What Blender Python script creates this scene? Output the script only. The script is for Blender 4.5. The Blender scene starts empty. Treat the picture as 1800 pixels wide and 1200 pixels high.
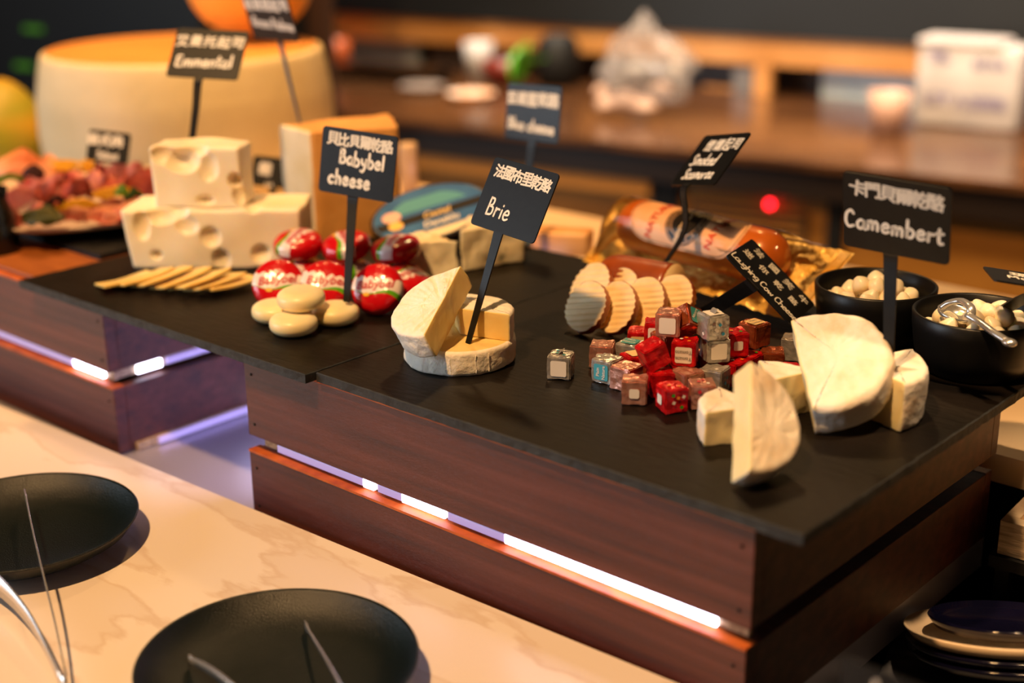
import bpy, bmesh, math, random
from math import sin, cos, pi, radians as rad
from mathutils import Vector as V, Matrix, noise, Euler
random.seed(7)
S = bpy.context.scene
COL = S.collection
# ------------------------------------------------------------------ camera
FPX = 2450.0; PSI = rad(41.78); PIT = rad(18.67); ROLL = rad(-.62); CH = .33
f_ = V((-sin(PSI)*cos(PIT), cos(PSI)*cos(PIT), -sin(PIT)))
r0 = V((cos(PSI), sin(PSI), 0)); u0 = r0.cross(f_)
R_ = cos(ROLL)*r0 + sin(ROLL)*u0; U_ = -sin(ROLL)*r0 + cos(ROLL)*u0
C_ = V((0, 0, CH))
cd = bpy.data.cameras.new('camera'); cam = bpy.data.objects.new('camera', cd); COL.objects.link(cam)
cam.matrix_world = Matrix(((R_.x, U_.x, -f_.x, C_.x), (R_.y, U_.y, -f_.y, C_.y), (R_.z, U_.z, -f_.z, C_.z), (0, 0, 0, 1)))
cd.sensor_width = 36; cd.lens = FPX/1800*36; cd.clip_start = .02
cd.dof.use_dof = True; cd.dof.focus_distance = .955; cd.dof.aperture_fstop = 2.9
S.camera = cam
S.view_settings.view_transform = 'Standard'; S.view_settings.look = 'None'
S.view_settings.exposure = 0; S.view_settings.gamma = 1; S.view_settings.use_curve_mapping = False
w = bpy.data.worlds.new('world'); S.world = w; w.use_nodes = True
w.node_tree.nodes['Background'].inputs[0].default_value = (1, .62, .36, 1)
w.node_tree.nodes['Background'].inputs[1].default_value = .02

def aim(o, tgt):
    d = V(tgt)-o.location; o.rotation_euler = d.to_track_quat('-Z', 'Y').to_euler()
def area(name, loc, tgt, power, col, sx, sy=None, spread=180):
    l = bpy.data.lights.new(name, 'AREA'); l.energy = power; l.color = col
    if sy: l.shape = 'RECTANGLE'; l.size = sx; l.size_y = sy
    else: l.shape = 'DISK'; l.size = sx
    l.spread = rad(spread)
    o = bpy.data.objects.new(name, l); COL.objects.link(o); o.location = loc; aim(o, tgt); return o
area('ceiling_spot', (-.48, -.55, 2.30), (-.72, .72, 0), 82, (1, .57, .24), .13)
area('daylight_window', (-2.9, -1.7, .62), (-.95, .75, .02), 46, (.80, .90, 1), 1.9, 1.3)
area('ceiling_lamp_far', (-1.45, 1.05, 1.7), (-1.45, 1.08, 0), 5, (1, .52, .18), .3, spread=50)
area('ceiling_lamp_back', (-1.75, 2.3, 2.0), (-1.0, 1.0, 0), 12, (1, .60, .26), .16)
sl = bpy.data.lights.new('ceiling_downlight', 'SPOT'); sl.energy = 150; sl.color = (1, .66, .36); sl.spot_size = rad(17); sl.spot_blend = .5; sl.shadow_soft_size = .04
so = bpy.data.objects.new('ceiling_downlight', sl); COL.objects.link(so); so.location = (.05, .75, 2.0); aim(so, (-.165, .82, -.15))
area('ceiling_lamp_kitchen', (-1.5, 2.62, 1.7), (-1.5, 2.75, -.2), 48, (1, .84, .66), 4.2, .3, 80)
area('added_kitchen_fill', (-1.1, 1.8, 1.1), (-1.25, 2.8, -.45), 34, (1, .74, .45), 2.8, .3, 110)  # added unseen fill that brightens the kitchen's lower panels from the front
area('led_side_light', (-.803, .76, -.077), (-1.2, .76, -.09), .35, (.62, .52, 1), .30, .006)

# ------------------------------------------------------------------ helpers
def ray(u, v): return f_ + (u-900)/FPX*R_ - (v-600)/FPX*U_
def P(u, v, z=0.0):
    d = ray(u, v); return C_ + d*((z-CH)/d.z)
def D(u, v, dep): return C_ + ray(u, v)*dep
def cv(x, y, z): return x*R_ + y*U_ - z*f_          # a direction given in camera axes (right, up, toward viewer)
def hx(s):
    s = s.lstrip('#'); c = [int(s[i:i+2], 16)/255 for i in (0, 2, 4)]
    return tuple(x/12.92 if x <= .04045 else ((x+.055)/1.055)**2.4 for x in c)+(1,)
MATS = {}
def mat(name, c1, rough=.5, metal=0., c2=None, sc=20, det=4, bump=0., bsc=None, st=(1, 1, 1), sss=0., spec=.5, coat=0.,
        emit=None, es=0., lo=.35, hi=.65, bst=None, trans=0., alpha=1., c3=None, rv=0.):
    if name in MATS: return MATS[name]
    m = bpy.data.materials.new(name); m.use_nodes = True; MATS[name] = m
    nt = m.node_tree; N = nt.nodes; L = nt.links; b = N['Principled BSDF']
    b.inputs['Base Color'].default_value = hx(c1); b.inputs['Roughness'].default_value = rough
    b.inputs['Metallic'].default_value = metal; b.inputs['Specular IOR Level'].default_value = spec
    b.inputs['Coat Weight'].default_value = coat; b.inputs['Coat Roughness'].default_value = .12
    if sss:
        b.inputs['Subsurface Weight'].default_value = sss; b.inputs['Subsurface Radius'].default_value = (1, .7, .35)
        b.inputs['Subsurface Scale'].default_value = .004
    if trans: b.inputs['Transmission Weight'].default_value = trans
    if alpha < 1: b.inputs['Alpha'].default_value = alpha
    if emit: b.inputs['Emission Color'].default_value = hx(emit); b.inputs['Emission Strength'].default_value = es
    if c2 or bump or rv:
        tc = N.new('ShaderNodeTexCoord'); mp = N.new('ShaderNodeMapping'); mp.inputs['Scale'].default_value = st
        L.new(tc.outputs['Object'], mp.inputs[0])
    if c2 or rv:
        no = N.new('ShaderNodeTexNoise'); no.inputs['Scale'].default_value = sc; no.inputs['Detail'].default_value = det
        L.new(mp.outputs[0], no.inputs['Vector'])
    if c2:
        cr = N.new('ShaderNodeValToRGB'); cr.color_ramp.elements[0].position = lo; cr.color_ramp.elements[1].position = hi
        cr.color_ramp.elements[0].color = hx(c1); cr.color_ramp.elements[1].color = hx(c2)
        if c3: e = cr.color_ramp.elements.new((lo+hi)/2); e.color = hx(c3)
        L.new(no.outputs[0], cr.inputs[0]); L.new(cr.outputs[0], b.inputs['Base Color'])
    if rv:
        mr = N.new('ShaderNodeMapRange'); mr.inputs[1].default_value = .3; mr.inputs[2].default_value = .7
        mr.inputs[3].default_value = rough-rv; mr.inputs[4].default_value = rough+rv
        L.new(no.outputs[0], mr.inputs[0]); L.new(mr.outputs[0], b.inputs['Roughness'])
    if bump:
        n2 = N.new('ShaderNodeTexNoise'); n2.inputs['Scale'].default_value = bsc or sc; n2.inputs['Detail'].default_value = 5
        if bst:
            mp2 = N.new('ShaderNodeMapping'); mp2.inputs['Scale'].default_value = bst; L.new(tc.outputs['Object'], mp2.inputs[0]); L.new(mp2.outputs[0], n2.inputs['Vector'])
        else: L.new(mp.outputs[0], n2.inputs['Vector'])
        bp = N.new('ShaderNodeBump'); bp.inputs['Strength'].default_value = 1; bp.inputs['Distance'].default_value = bump
        L.new(n2.outputs[0], bp.inputs['Height']); L.new(bp.outputs[0], b.inputs['Normal'])
    return m

def obj(name, g, mats=None, parent=None, smooth=True, label=None, cat=None, group=None, kind=None, loc=None):
    if isinstance(g, bmesh.types.BMesh):
        me = bpy.data.meshes.new(name); g.to_mesh(me); g.free()
    else: me = g
    if mats is not None:
        if len(me.materials): me.materials.clear()
        for m in (mats if isinstance(mats, (list, tuple)) else [mats]): me.materials.append(m)
    if smooth:
        for p in me.polygons: p.use_smooth = True
    o = bpy.data.objects.new(name, me); COL.objects.link(o)
    if parent: o.parent = parent
    if loc is not None: o.location = loc
    if label: o['label'] = label
    if cat: o['category'] = cat
    if group: o['group'] = group
    if kind: o['kind'] = kind
    return o
def thing(name, label, cat, loc=(0, 0, 0), rotz=0., group=None, mw=None):
    o = bpy.data.objects.new(name, None); COL.objects.link(o); o['label'] = label; o['category'] = cat
    o.empty_display_size = .02
    if group: o['group'] = group
    if mw is not None: o.matrix_world = mw
    else: o.location = loc; o.rotation_euler = (0, 0, rotz)
    return o
def dup(root, mw=None, label=None, group=None):
    r = root.copy(); COL.objects.link(r)
    if mw is not None: r.matrix_world = mw
    if label: r['label'] = label
    if group: r['group'] = group
    for ch in list(root.children):
        c = ch.copy(); COL.objects.link(c); c.parent = r
        for g in list(ch.children):
            d = g.copy(); COL.objects.link(d); d.parent = c
    return r
def frame(n, up, loc=(0, 0, 0)):
    z = V(n).normalized(); y = V(up); y = (y - z*y.dot(z)).normalized(); x = y.cross(z)
    l = V(loc)
    return Matrix(((x.x, y.x, z.x, l.x), (x.y, y.y, z.y, l.y), (x.z, y.z, z.z, l.z), (0, 0, 0, 1)))
def allpts(o):
    pts = []
    def rec(q, M):
        if q.type == 'MESH': pts.extend(M @ v.co for v in q.data.vertices)
        for c in q.children: rec(c, M @ c.matrix_basis)
    rec(o, Matrix.Identity(4)); return pts
def rest(o, u, v, n, up, floor=0.0, lift=0.0):
    """turn o (local z along n, local y along up) and slide it along the line of sight until it stands on `floor`"""
    M = frame(n, up); pts = allpts(o); mz = min((M @ p).z for p in pts)
    l = P(u, v, floor - mz + lift)
    o.matrix_world = Matrix.Translation(l) @ M; return o
def box(bm, x0, x1, y0, y1, z0, z1, bev=0., M=None, mi=0):
    vs = [bm.verts.new((x, y, z)) for x in (x0, x1) for y in (y0, y1) for z in (z0, z1)]
    fs = [bm.faces.new([vs[i] for i in q]) for q in ((0, 1, 3, 2), (4, 6, 7, 5), (0, 4, 5, 1), (2, 3, 7, 6), (0, 2, 6, 4), (1, 5, 7, 3))]
    for f in fs: f.material_index = mi
    if bev:
        es = list({e for f in fs for e in f.edges})
        r = bmesh.ops.bevel(bm, geom=es, offset=bev, segments=2, affect='EDGES', profile=.5)
        vs = list({v for f in r['faces'] for v in f.verts} | {v for v in vs if v.is_valid})
    if M is not None: bmesh.ops.transform(bm, matrix=M, verts=[v for v in vs if v.is_valid])
    return bm
def bx(*a, **k): return box(bmesh.new(), *a, **k)
def lathe(prof, n=48, bm=None, mi=0, closed=False):
    bm = bm or bmesh.new(); rings = []
    for r, z in prof:
        if r < 1e-6: rings.append([bm.verts.new((0, 0, z))])
        else: rings.append([bm.verts.new((r*cos(2*pi*i/n), r*sin(2*pi*i/n), z)) for i in range(n)])
    prs = list(zip(rings, rings[1:]))
    if closed: prs.append((rings[-1], rings[0]))
    for a, b in prs:
        for i in range(n):
            j = (i+1) % n
            if len(a) == 1 and len(b) == 1: continue
            q = [a[0], b[j], b[i]] if len(a) == 1 else ([a[i], a[j], b[0]] if len(b) == 1 else [a[i], a[j], b[j], b[i]])
            f = bm.faces.new(q); f.material_index = mi
    bmesh.ops.recalc_face_normals(bm, faces=bm.faces)
    return bm
def catmull(pts, n=6):
    pts = [V(p) for p in pts]
    if len(pts) < 3: return pts
    Q = [2*pts[0]-pts[1]] + pts + [2*pts[-1]-pts[-2]]; out = []
    for i in range(1, len(Q)-2):
        a, b, c, d = Q[i-1:i+3]
        for k in range(n):
            t = k/n
            out.append(.5*((2*b)+(c-a)*t+(2*a-5*b+4*c-d)*t*t+(3*b-a-3*c+d)*t**3))
    out.append(pts[-1]); return out
def tube(path, r, n=10, bm=None, sm=5, sx=1., rs=None):
    bm = bm or bmesh.new(); p = catmull(path, sm) if sm else [V(q) for q in path]
    up = V((0, 0, 1)); rings = []
    for i, c in enumerate(p):
        t = (p[min(i+1, len(p)-1)]-p[max(i-1, 0)]).normalized()
        s = t.cross(up); s = s.normalized() if s.length > 1e-4 else V((1, 0, 0)); q = s.cross(t)
        rr = r if rs is None else rs(i/(len(p)-1))
        rings.append([bm.verts.new(c + s*cos(2*pi*k/n)*rr*sx + q*sin(2*pi*k/n)*rr) for k in range(n)])
    for a, b in zip(rings, rings[1:]):
        for k in range(n): bm.faces.new([a[k], a[(k+1) % n], b[(k+1) % n], b[k]])
    bm.faces.new(rings[0]); bm.faces.new(rings[-1][::-1])
    bmesh.ops.recalc_face_normals(bm, faces=bm.faces); return bm
def strap(path, wv, th, bm=None, sm=5, ws=None):
    """flat metal strip: path, half-width vector wv (or list), thickness th"""
    bm = bm or bmesh.new(); p = catmull(path, sm); R = []
    for i, c in enumerate(p):
        t = (p[min(i+1, len(p)-1)]-p[max(i-1, 0)]).normalized(); k = i/(len(p)-1)
        h = V(wv)*(ws(k) if ws else 1); nn = t.cross(h).normalized()*th/2
        R.append([bm.verts.new(q) for q in (c+h+nn, c-h+nn, c-h-nn, c+h-nn)])
    for a, b in zip(R, R[1:]):
        for k in range(4): bm.faces.new([a[k], a[(k+1) % 4], b[(k+1) % 4], b[k]])
    bm.faces.new(R[0][::-1]); bm.faces.new(R[-1]); bmesh.ops.recalc_face_normals(bm, faces=bm.faces); return bm
def nz(p, s, seed=0): return noise.noise(V(p)*s + V((seed*7.3, seed*3.1, seed*1.7)))
def line2(a, b, n, flag): return [(a[0]+(b[0]-a[0])*i/n, a[1]+(b[1]-a[1])*i/n, flag) for i in range(n)]
def arc2(r, a0, a1, n, cx=0, cy=0, flag=0): return [(cx+r*cos(rad(a0+(a1-a0)*i/n)), cy+r*sin(rad(a0+(a1-a0)*i/n)), flag) for i in range(n)]
def slab(out, h, bev, seed=0, amp=.0006, asc=60, rings=10, crease=0., capmat=(0, 0), ctr=None, crink=0., cutbev=.25, creasec=None, zoff=0., cf=7):
    """a slab with outline `out` (x, y, cutflag); faces on flagged edges take material 1 (the cut paste)"""
    n = len(out); pts = [V((a, b)) for a, b, _ in out]
    ar = sum(pts[i].x*pts[(i+1) % n].y-pts[(i+1) % n].x*pts[i].y for i in range(n))
    if ar < 0:
        fl = [out[(i-1) % n][2] for i in range(n)]; out = [(o[0], o[1], fl[i]) for i, o in enumerate(out)][::-1]; pts = [V((a, b)) for a, b, _ in out]
    cen = V(ctr) if ctr else sum(pts, V((0, 0)))/n
    nrm = []
    for i in range(n):
        t = (pts[(i+1) % n]-pts[i-1]).normalized(); nrm.append(V((t.y, -t.x)))
    bv = [bev*(cutbev if (out[i][2] and out[i-1][2]) else (.6 if (out[i][2] or out[i-1][2]) else 1)) for i in range(n)]
    bm = bmesh.new(); lev = []
    K = 4; prof = [(1-sin(pi/2*k/K), -h/2, 1-cos(pi/2*k/K)) for k in range(K+1)]
    layers = [('b', k/K) for k in range(K+1)] + [('s', t) for t in (.2, .35, .5, .65, .8)] + [('t', k/K) for k in range(K+1)]
    rows = []
    for ty, t in layers:
        row = []
        for i in range(n):
            b = bv[i]
            if ty == 'b': ins = b*(1-sin(pi/2*t)); z = -h/2+b*(1-cos(pi/2*t))
            elif ty == 't': ins = b*(1-cos(pi/2*t)); z = h/2-b*(1-sin(pi/2*t))
            else: ins = 0; z = -h/2+b+(h-2*b)*t
            q = pts[i]-nrm[i]*ins; row.append(V((q.x, q.y, z)))
        rows.append(row)
    def cap(row, z):
        rr = []
        for k in range(1, rings):
            s = 1-k/rings; rr.append([V((cen.x+(p.x-cen.x)*s, cen.y+(p.y-cen.y)*s, p.z+(z-p.z)*min(1, k/2))) for p in row])
        return rr
    top = cap(rows[-1], h/2); bot = cap(rows[0], -h/2)
    seqs = bot[::-1]+rows+top
    nb = len(bot); ns = len(rows)
    cc = V(creasec) if creasec else cen
    def disp(p, side):
        q = p.copy(); d = V((p.x-cen.x, p.y-cen.y, 0)); 
        if d.length > 1e-5: d.normalize()
        a1 = amp*nz(p, asc, seed)+amp*.5*nz(p, asc*2.7, seed+3)
        if side: q += d*a1*1.3; q.z += a1*.6*(p.z/(h/2))
        else: q.z += a1*(1 if p.z > 0 else -1)
        if crease and not side:
            e = V((p.x-cc.x, p.y-cc.y)); th = math.atan2(e.y, e.x); rr = e.length
            w_ = min(1, rr/.006)
            q.z += crease*w_*(1 if p.z > 0 else -1)*(abs(noise.noise(V((cos(th)*cf, sin(th)*cf, rr*35+seed))))*-2+.5)
        if crink: q.z += crink*sin(p.y*2*pi/.0047)
        if crink and side: q.x += .0006*sin(p.z*9000)*0
        return q
    VR = []
    for si, row in enumerate(seqs):
        side = nb <= si < nb+ns
        VR.append([bm.verts.new(disp(p, side)) for p in row])
    cb = bm.verts.new(disp(V((cen.x, cen.y, -h/2)), False)); ct = bm.verts.new(disp(V((cen.x, cen.y, h/2)), False))
    for si in range(len(VR)-1):
        a, b = VR[si], VR[si+1]
        for i in range(n):
            j = (i+1) % n; f = bm.faces.new([a[i], a[j], b[j], b[i]])
            if si < nb: f.material_index = capmat[1]
            elif si >= nb+ns-1: f.material_index = capmat[0]
            else: f.material_index = 1 if out[i][2] else 0
    for i in range(n):
        j = (i+1) % n
        f = bm.faces.new([cb, VR[0][j], VR[0][i]]); f.material_index = capmat[1]
        f = bm.faces.new([ct, VR[-1][i], VR[-1][j]]); f.material_index = capmat[0]
    if zoff: bmesh.ops.translate(bm, vec=(0, 0, zoff), verts=bm.verts)
    bmesh.ops.recalc_face_normals(bm, faces=bm.faces)
    return bm
def disc_out(r, n=96): return arc2(r, 0, 360, n)
def sector_out(r, a0, a1, n=48, m=18):
    A = (r*cos(rad(a0)), r*sin(rad(a0))); B = (r*cos(rad(a1)), r*sin(rad(a1)))
    return arc2(r, a0, a1, n)+line2(B, (0, 0), m, 1)+line2((0, 0), A, m, 1)
def half_out(r, side=1, n=64, m=40, off=0.):
    """half disc on the +x (side=1) or -x side, cut along y"""
    if side > 0: o = arc2(r, -90, 90, n)+line2((0, r), (0, -r), m, 1)
    else: o = arc2(r, 90, 270, n)+line2((0, -r), (0, r), m, 1)
    return o

# --- lettering
def text_bm(s, size, off=0., shear=0., sp=1., ext=0.):
    cu = bpy.data.curves.new('t', 'FONT'); cu.body = s; cu.size = size; cu.offset = off; cu.shear = shear
    cu.align_x = 'CENTER'; cu.align_y = 'CENTER'; cu.space_character = sp; cu.resolution_u = 3; cu.extrude = ext
    o = bpy.data.objects.new('t', cu); COL.objects.link(o); bpy.context.view_layer.update()
    me = bpy.data.meshes.new_from_object(o.evaluated_get(bpy.context.evaluated_depsgraph_get()))
    bm = bmesh.new(); bm.from_mesh(me); bpy.data.objects.remove(o); bpy.data.meshes.remove(me); bpy.data.curves.remove(cu)
    return bm
def merge(bm, other, M=None):
    me = bpy.data.meshes.new('m'); 
    if M is not None: bmesh.ops.transform(other, matrix=M, verts=other.verts)
    other.to_mesh(me); other.free(); bm.from_mesh(me); bpy.data.meshes.remove(me); return bm
G = {
'a': (.46, [[(.4, .42), (.22, .5), (.05, .3), (.1, .05), (.26, .02), (.39, .2), (.4, .46)], [(.4, .46), (.39, .1), (.48, 0)]]),
'b': (.46, [[(.08, .95), (.07, .5), (.06, .02)], [(.06, .3), (.22, .5), (.4, .32), (.34, .06), (.18, 0), (.06, .1)]]),
'c': (.42, [[(.38, .42), (.24, .5), (.07, .36), (.05, .12), (.2, 0), (.38, .06)]]),
'd': (.48, [[(.4, .36), (.22, .48), (.05, .28), (.1, .03), (.26, 0), (.4, .2)], [(.42, .95), (.41, .5), (.42, .02)]]),
'e': (.44, [[(.07, .26), (.36, .3), (.34, .46), (.2, .5), (.06, .3), (.1, .06), (.24, 0), (.4, .08)]]),
'g': (.46, [[(.4, .42), (.22, .5), (.06, .32), (.12, .1), (.28, .1), (.4, .3)], [(.41, .48), (.4, 0), (.3, -.3), (.1, -.26)]]),
'h': (.46, [[(.08, .95), (.07, .02)], [(.07, .28), (.24, .5), (.38, .36), (.38, .02)]]),
'i': (.18, [[(.09, .46), (.09, .02)], [(.1, .68), (.1, .71)]]),
'k': (.44, [[(.08, .95), (.07, .02)], [(.38, .5), (.1, .22), (.4, 0)]]),
'l': (.2, [[(.1, .95), (.09, .02)]]),
'm': (.66, [[(.07, .46), (.06, .02)], [(.07, .3), (.2, .5), (.3, .38), (.3, .04)], [(.3, .3), (.44, .5), (.56, .38), (.57, .02)]]),
'n': (.46, [[(.07, .46), (.06, .02)], [(.07, .28), (.24, .5), (.37, .36), (.38, .02)]]),
'o': (.46, [[(.24, .5), (.06, .32), (.12, .04), (.3, .02), (.4, .26), (.3, .47), (.22, .5)]]),
'p': (.46, [[(.07, .48), (.06, -.35)], [(.06, .3), (.22, .5), (.4, .32), (.34, .06), (.18, 0), (.06, .1)]]),
'r': (.36, [[(.08, .48), (.07, .02)], [(.07, .26), (.18, .44), (.34, .44)]]),
's': (.4, [[(.34, .44), (.18, .5), (.08, .38), (.2, .27), (.34, .16), (.26, .02), (.06, .04)]]),
't': (.4, [[(.17, .82), (.15, .3), (.2, .03), (.36, .05)], [(.02, .55), (.36, .6)]]),
'u': (.46, [[(.06, .48), (.08, .1), (.22, 0), (.38, .14), (.4, .48)], [(.4, .4), (.42, .02)]]),
'w': (.6, [[(.05, .48), (.14, .02), (.28, .4), (.42, .02), (.54, .48)]]),
'y': (.46, [[(.06, .48), (.12, .2), (.26, .16), (.38, .36)], [(.41, .5), (.34, 0), (.2, -.3), (.04, -.28)]]),
'z': (.42, [[(.06, .46), (.36, .48), (.06, .03), (.38, .03)]]),
'B': (.52, [[(.1, .95), (.08, .02)], [(.1, .93), (.34, .9), (.34, .62), (.12, .5)], [(.12, .5), (.42, .44), (.42, .1), (.08, .02)]]),
'C': (.54, [[(.46, .8), (.32, .95), (.1, .75), (.06, .3), (.22, .02), (.48, .1)]]),
'E': (.5, [[(.42, .9), (.12, .86), (.1, .5), (.08, .08), (.44, .04)], [(.1, .5), (.36, .5)]]),
'G': (.58, [[(.46, .8), (.3, .95), (.08, .7), (.08, .25), (.28, .02), (.48, .2), (.48, .42), (.28, .42)]]),
'L': (.46, [[(.1, .95), (.08, .06), (.44, .04)]]),
'M': (.7, [[(.06, .02), (.12, .9), (.34, .4), (.56, .9), (.62, .02)]]),
'P': (.5, [[(.1, .95), (.08, .02)], [(.1, .93), (.38, .88), (.38, .56), (.1, .46)]]),
'S': (.5, [[(.42, .84), (.22, .95), (.08, .74), (.26, .5), (.4, .26), (.24, .02), (.04, .1)]]),
' ': (.3, [])}
def hand(s, h, wd, cx=0, cy=0, rot=0., track=0., shear=0.):
    """handwriting: h = ascender height, wd = stroke width; returns flat ribbons centred on (cx, cy)"""
    bm = bmesh.new(); x = 0.; strokes = []
    for ch in s:
        w_, ss = G[ch]; jy = random.uniform(-.03, .03)
        for st in ss: strokes.append([((x+a+b*shear), b+jy) for a, b in st])
        x += w_+.07+track
    W = x-.07; M = Matrix.Translation((cx, cy, 0)) @ Matrix.Rotation(rot, 4, 'Z')
    for st in strokes:
        p = catmull([(a, b, 0) for a, b in st], 5); q = [M @ V(((a.x-W/2)*h, (a.y-.45)*h, 0)) for a in p]
        r = wd/2
        for c in (q[0], q[-1]):
            vs = [bm.verts.new(c+V((cos(k*pi/4)*r, sin(k*pi/4)*r, 0))) for k in range(8)]; bm.faces.new(vs)
        prev = None
        for i, c in enumerate(q):
            t = (q[min(i+1, len(q)-1)]-q[max(i-1, 0)]); t = t.normalized() if t.length > 0 else V((1, 0, 0))
            nn = V((-t.y, t.x, 0))*r; cur = (bm.verts.new(c+nn), bm.verts.new(c-nn))
            if prev: bm.faces.new([prev[0], prev[1], cur[1], cur[0]])
            prev = cur
    bmesh.ops.recalc_face_normals(bm, faces=bm.faces); return bm
def cjk(s, h, off, cx=0, cy=0, rot=0., pitch=None, shear=0.):
    bm = bmesh.new(); pitch = pitch or h*1.05; n = len(s)
    for i, ch in enumerate(s):
        if ch == ' ': continue
        t = text_bm(ch, h*random.uniform(.95, 1.08), 0, shear)
        base = t.copy()
        for k in range(6): merge(t, base.copy(), Matrix.Translation((1.2*off*cos(k*pi/3), 1.2*off*sin(k*pi/3), -.00002*k)))
        base.free()
        zs = [v.co.copy() for v in t.verts]
        c = (V((min(a.x for a in zs), min(a.y for a in zs), 0))+V((max(a.x for a in zs), max(a.y for a in zs), 0)))/2
        M = Matrix.Translation((cx, cy, 0)) @ Matrix.Rotation(rot, 4, 'Z') @ Matrix.Translation(((i-(n-1)/2)*pitch, random.uniform(-.03, .03)*h, 0)) @ Matrix.Rotation(random.uniform(-.09, .09), 4, 'Z') @ Matrix.Translation(-c)
        merge(bm, t, M)
    return bm

# ------------------------------------------------------------------ materials
slate_m = mat('slate', '#0c0907', .50, 0, '#17110d', 14, 6, .0006, 70, (1, 1, 1), spec=.22, bst=(1, 3.2, 1), rv=.06)
slate_e = mat('slate_edge_daylit', '#2c3034', .7, 0, '#1a1d20', 90, 5, .0012, 160)  # cool daylight on the board edges is put into this blue-grey
wood_m = mat('mahogany', '#3c1a14', .40, 0, '#68352a', 10, 8, .0002, 90, (.5, 9, 14), lo=.3, hi=.72, c3='#552619', spec=.5, bst=(2, 60, 60))
wood_e = mat('raw_board_edge', '#c8641e', .6, 0, '#a34712', 60, 4)
marble = mat('white_counter', '#e8dacd', .33, 0, '#efe3d8', 5, 8, 0, None, (1, 2.6, 1), lo=.488, hi=.532, spec=.45, c3='#dfccbb')
marble2 = mat('cream_platform', '#ecd2ac', .4, 0, '#e2c095', 5, 4)
steel_m = mat('brushed_steel', '#b3b0bd', .30, .35, None)
rind = mat('white_rind', '#faf3e6', .75, 0, '#ecd3ac', 42, 6, .0018, 130, lo=.42, hi=.74, sss=.12, c3='#f8efde')
rind2 = mat('white_rind_soft', '#faf2e8', .78, 0, '#ecd0ae', 34, 6, .0020, 85, lo=.42, hi=.75, sss=.12, c3='#f6eadb')
paste = mat('cheese_paste', '#f6dd98', .5, 0, '#f0cf80', 30, 4, .0004, 120, sss=.25)
paste2 = mat('cheese_paste_pale', '#f6e8bc', .5, 0, '#f2dea6', 30, 4, .0004, 120, sss=.25)
emm = mat('emmental_paste', '#fdf3e0', .42, 0, '#fae8c6', 16, 4, .0003, 60, sss=.35)
emm_s = mat('sliced_cheese', '#f7dd96', .4, 0, '#f4cf7c', 20, 3, sss=.25)
scam_i = mat('scamorza_paste', '#f6e0b0', .5, 0, '#eec98a', 40, 4, .0004, 90, sss=.2)
scam_r = mat('scamorza_rind', '#b3521a', .35, 0, '#8a3a10', 30, 5, .0004, 80, coat=.3)
black_card = mat('blackboard_card', '#0a0a0b', .42, 0, '#101112', 160, 4, spec=.42)
chalk = mat('white_marker', '#f2efe9', .8)
black_glaze = mat('black_glazed_ceramic', '#061213', .30, 0, None, 30, 2, .00045, 1100, spec=.5)
blk = mat('black_paint', '#0a0a0b', .6, spec=.3)
bowl_m = mat('black_bowl', '#0d0d0e', .38, 0, spec=.45)
metal = mat('polished_steel', '#dcdad8', .22, .8)
pearl_m = mat('mozzarella', '#fdf2da', .32, 0, '#fbe6bf', 40, 3, sss=.35)

# ------------------------------------------------------------------ the setting
ZC = -.12; ZS = -.14; ZP = -.08
def quad_slab(name, c4, z, th, m, **k):
    bm = bmesh.new(); t = [bm.verts.new((a[0], a[1], z)) for a in c4]; b = [bm.verts.new((a[0], a[1], z-th)) for a in c4]
    bm.faces.new(t); bm.faces.new(b[::-1])
    for i in range(4): bm.faces.new([t[i], b[i], b[(i+1) % 4], t[(i+1) % 4]])
    bmesh.ops.recalc_face_normals(bm, faces=bm.faces)
    return obj(name, bm, m, smooth=False, **k)
a = P(0, 712, ZC); b = P(1190, 1200, ZC); dv = (b-a).normalized()
A2 = a-dv*1.2; B2 = b+dv*.045
quad_slab('serving_counter', [A2, B2, B2+V((.0, -1.0, 0)), A2+V((0, -1.0, 0))], ZC, .03, marble, label='pale cream stone counter running along the front under the black plates', cat='counter')
quad_slab('floor', [(-5, -3), (4, -3), (4, 6), (-5, 6)], -1.05, .05, mat('floor_dark', '#2c2019', .5, 0, '#3a2a20', 4), kind='structure')
WY = B2.y+.001
quad_slab('steel_well', [(-2.2, WY), (-.364, WY), (-.364, .935), (-2.2, .935)], ZS, .03, steel_m, label='grey steel surface under and between the two wooden crates', cat='counter')
quad_slab('black_side_table', [(-.345, .20), (.5, .20), (.5, .925), (-.345, .925)], -.2, .04, mat('black_tabletop', '#08080a', .3), label='black tabletop beside the big crate under the stacked plates', cat='table')
quad_slab('cream_platform', [(-1.9, .94), (.3, .94), (.3, 1.33), (-1.9, 1.33)], ZP, .022, marble2, label='cream platform behind the slate boards carrying the huge cheese wheel', cat='platform')
obj('platform_cabinet', bx(-1.9, .3, .955, 1.31, -1.05, ZP-.022), blk, smooth=False, label='black cabinet under the cream platform behind the crates', cat='cabinet')
obj('counter_cabinet', bx(-2.1, -.4, -.3, .5, -1.05, ZC-.03), blk, smooth=False, label='dark cabinet under the cream stone counter', cat='cabinet')
obj('crate_cabinet', bx(-2.15, -.37, .60, .93, -1.05, ZS-.03), blk, smooth=False, label='black cabinet under the steel surface and the crates', cat='cabinet')
obj('side_cabinet', bx(-.34, .45, .25, .9, -1.05, -.24), blk, smooth=False, label='black cabinet under the black tabletop at the right', cat='cabinet')

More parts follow.
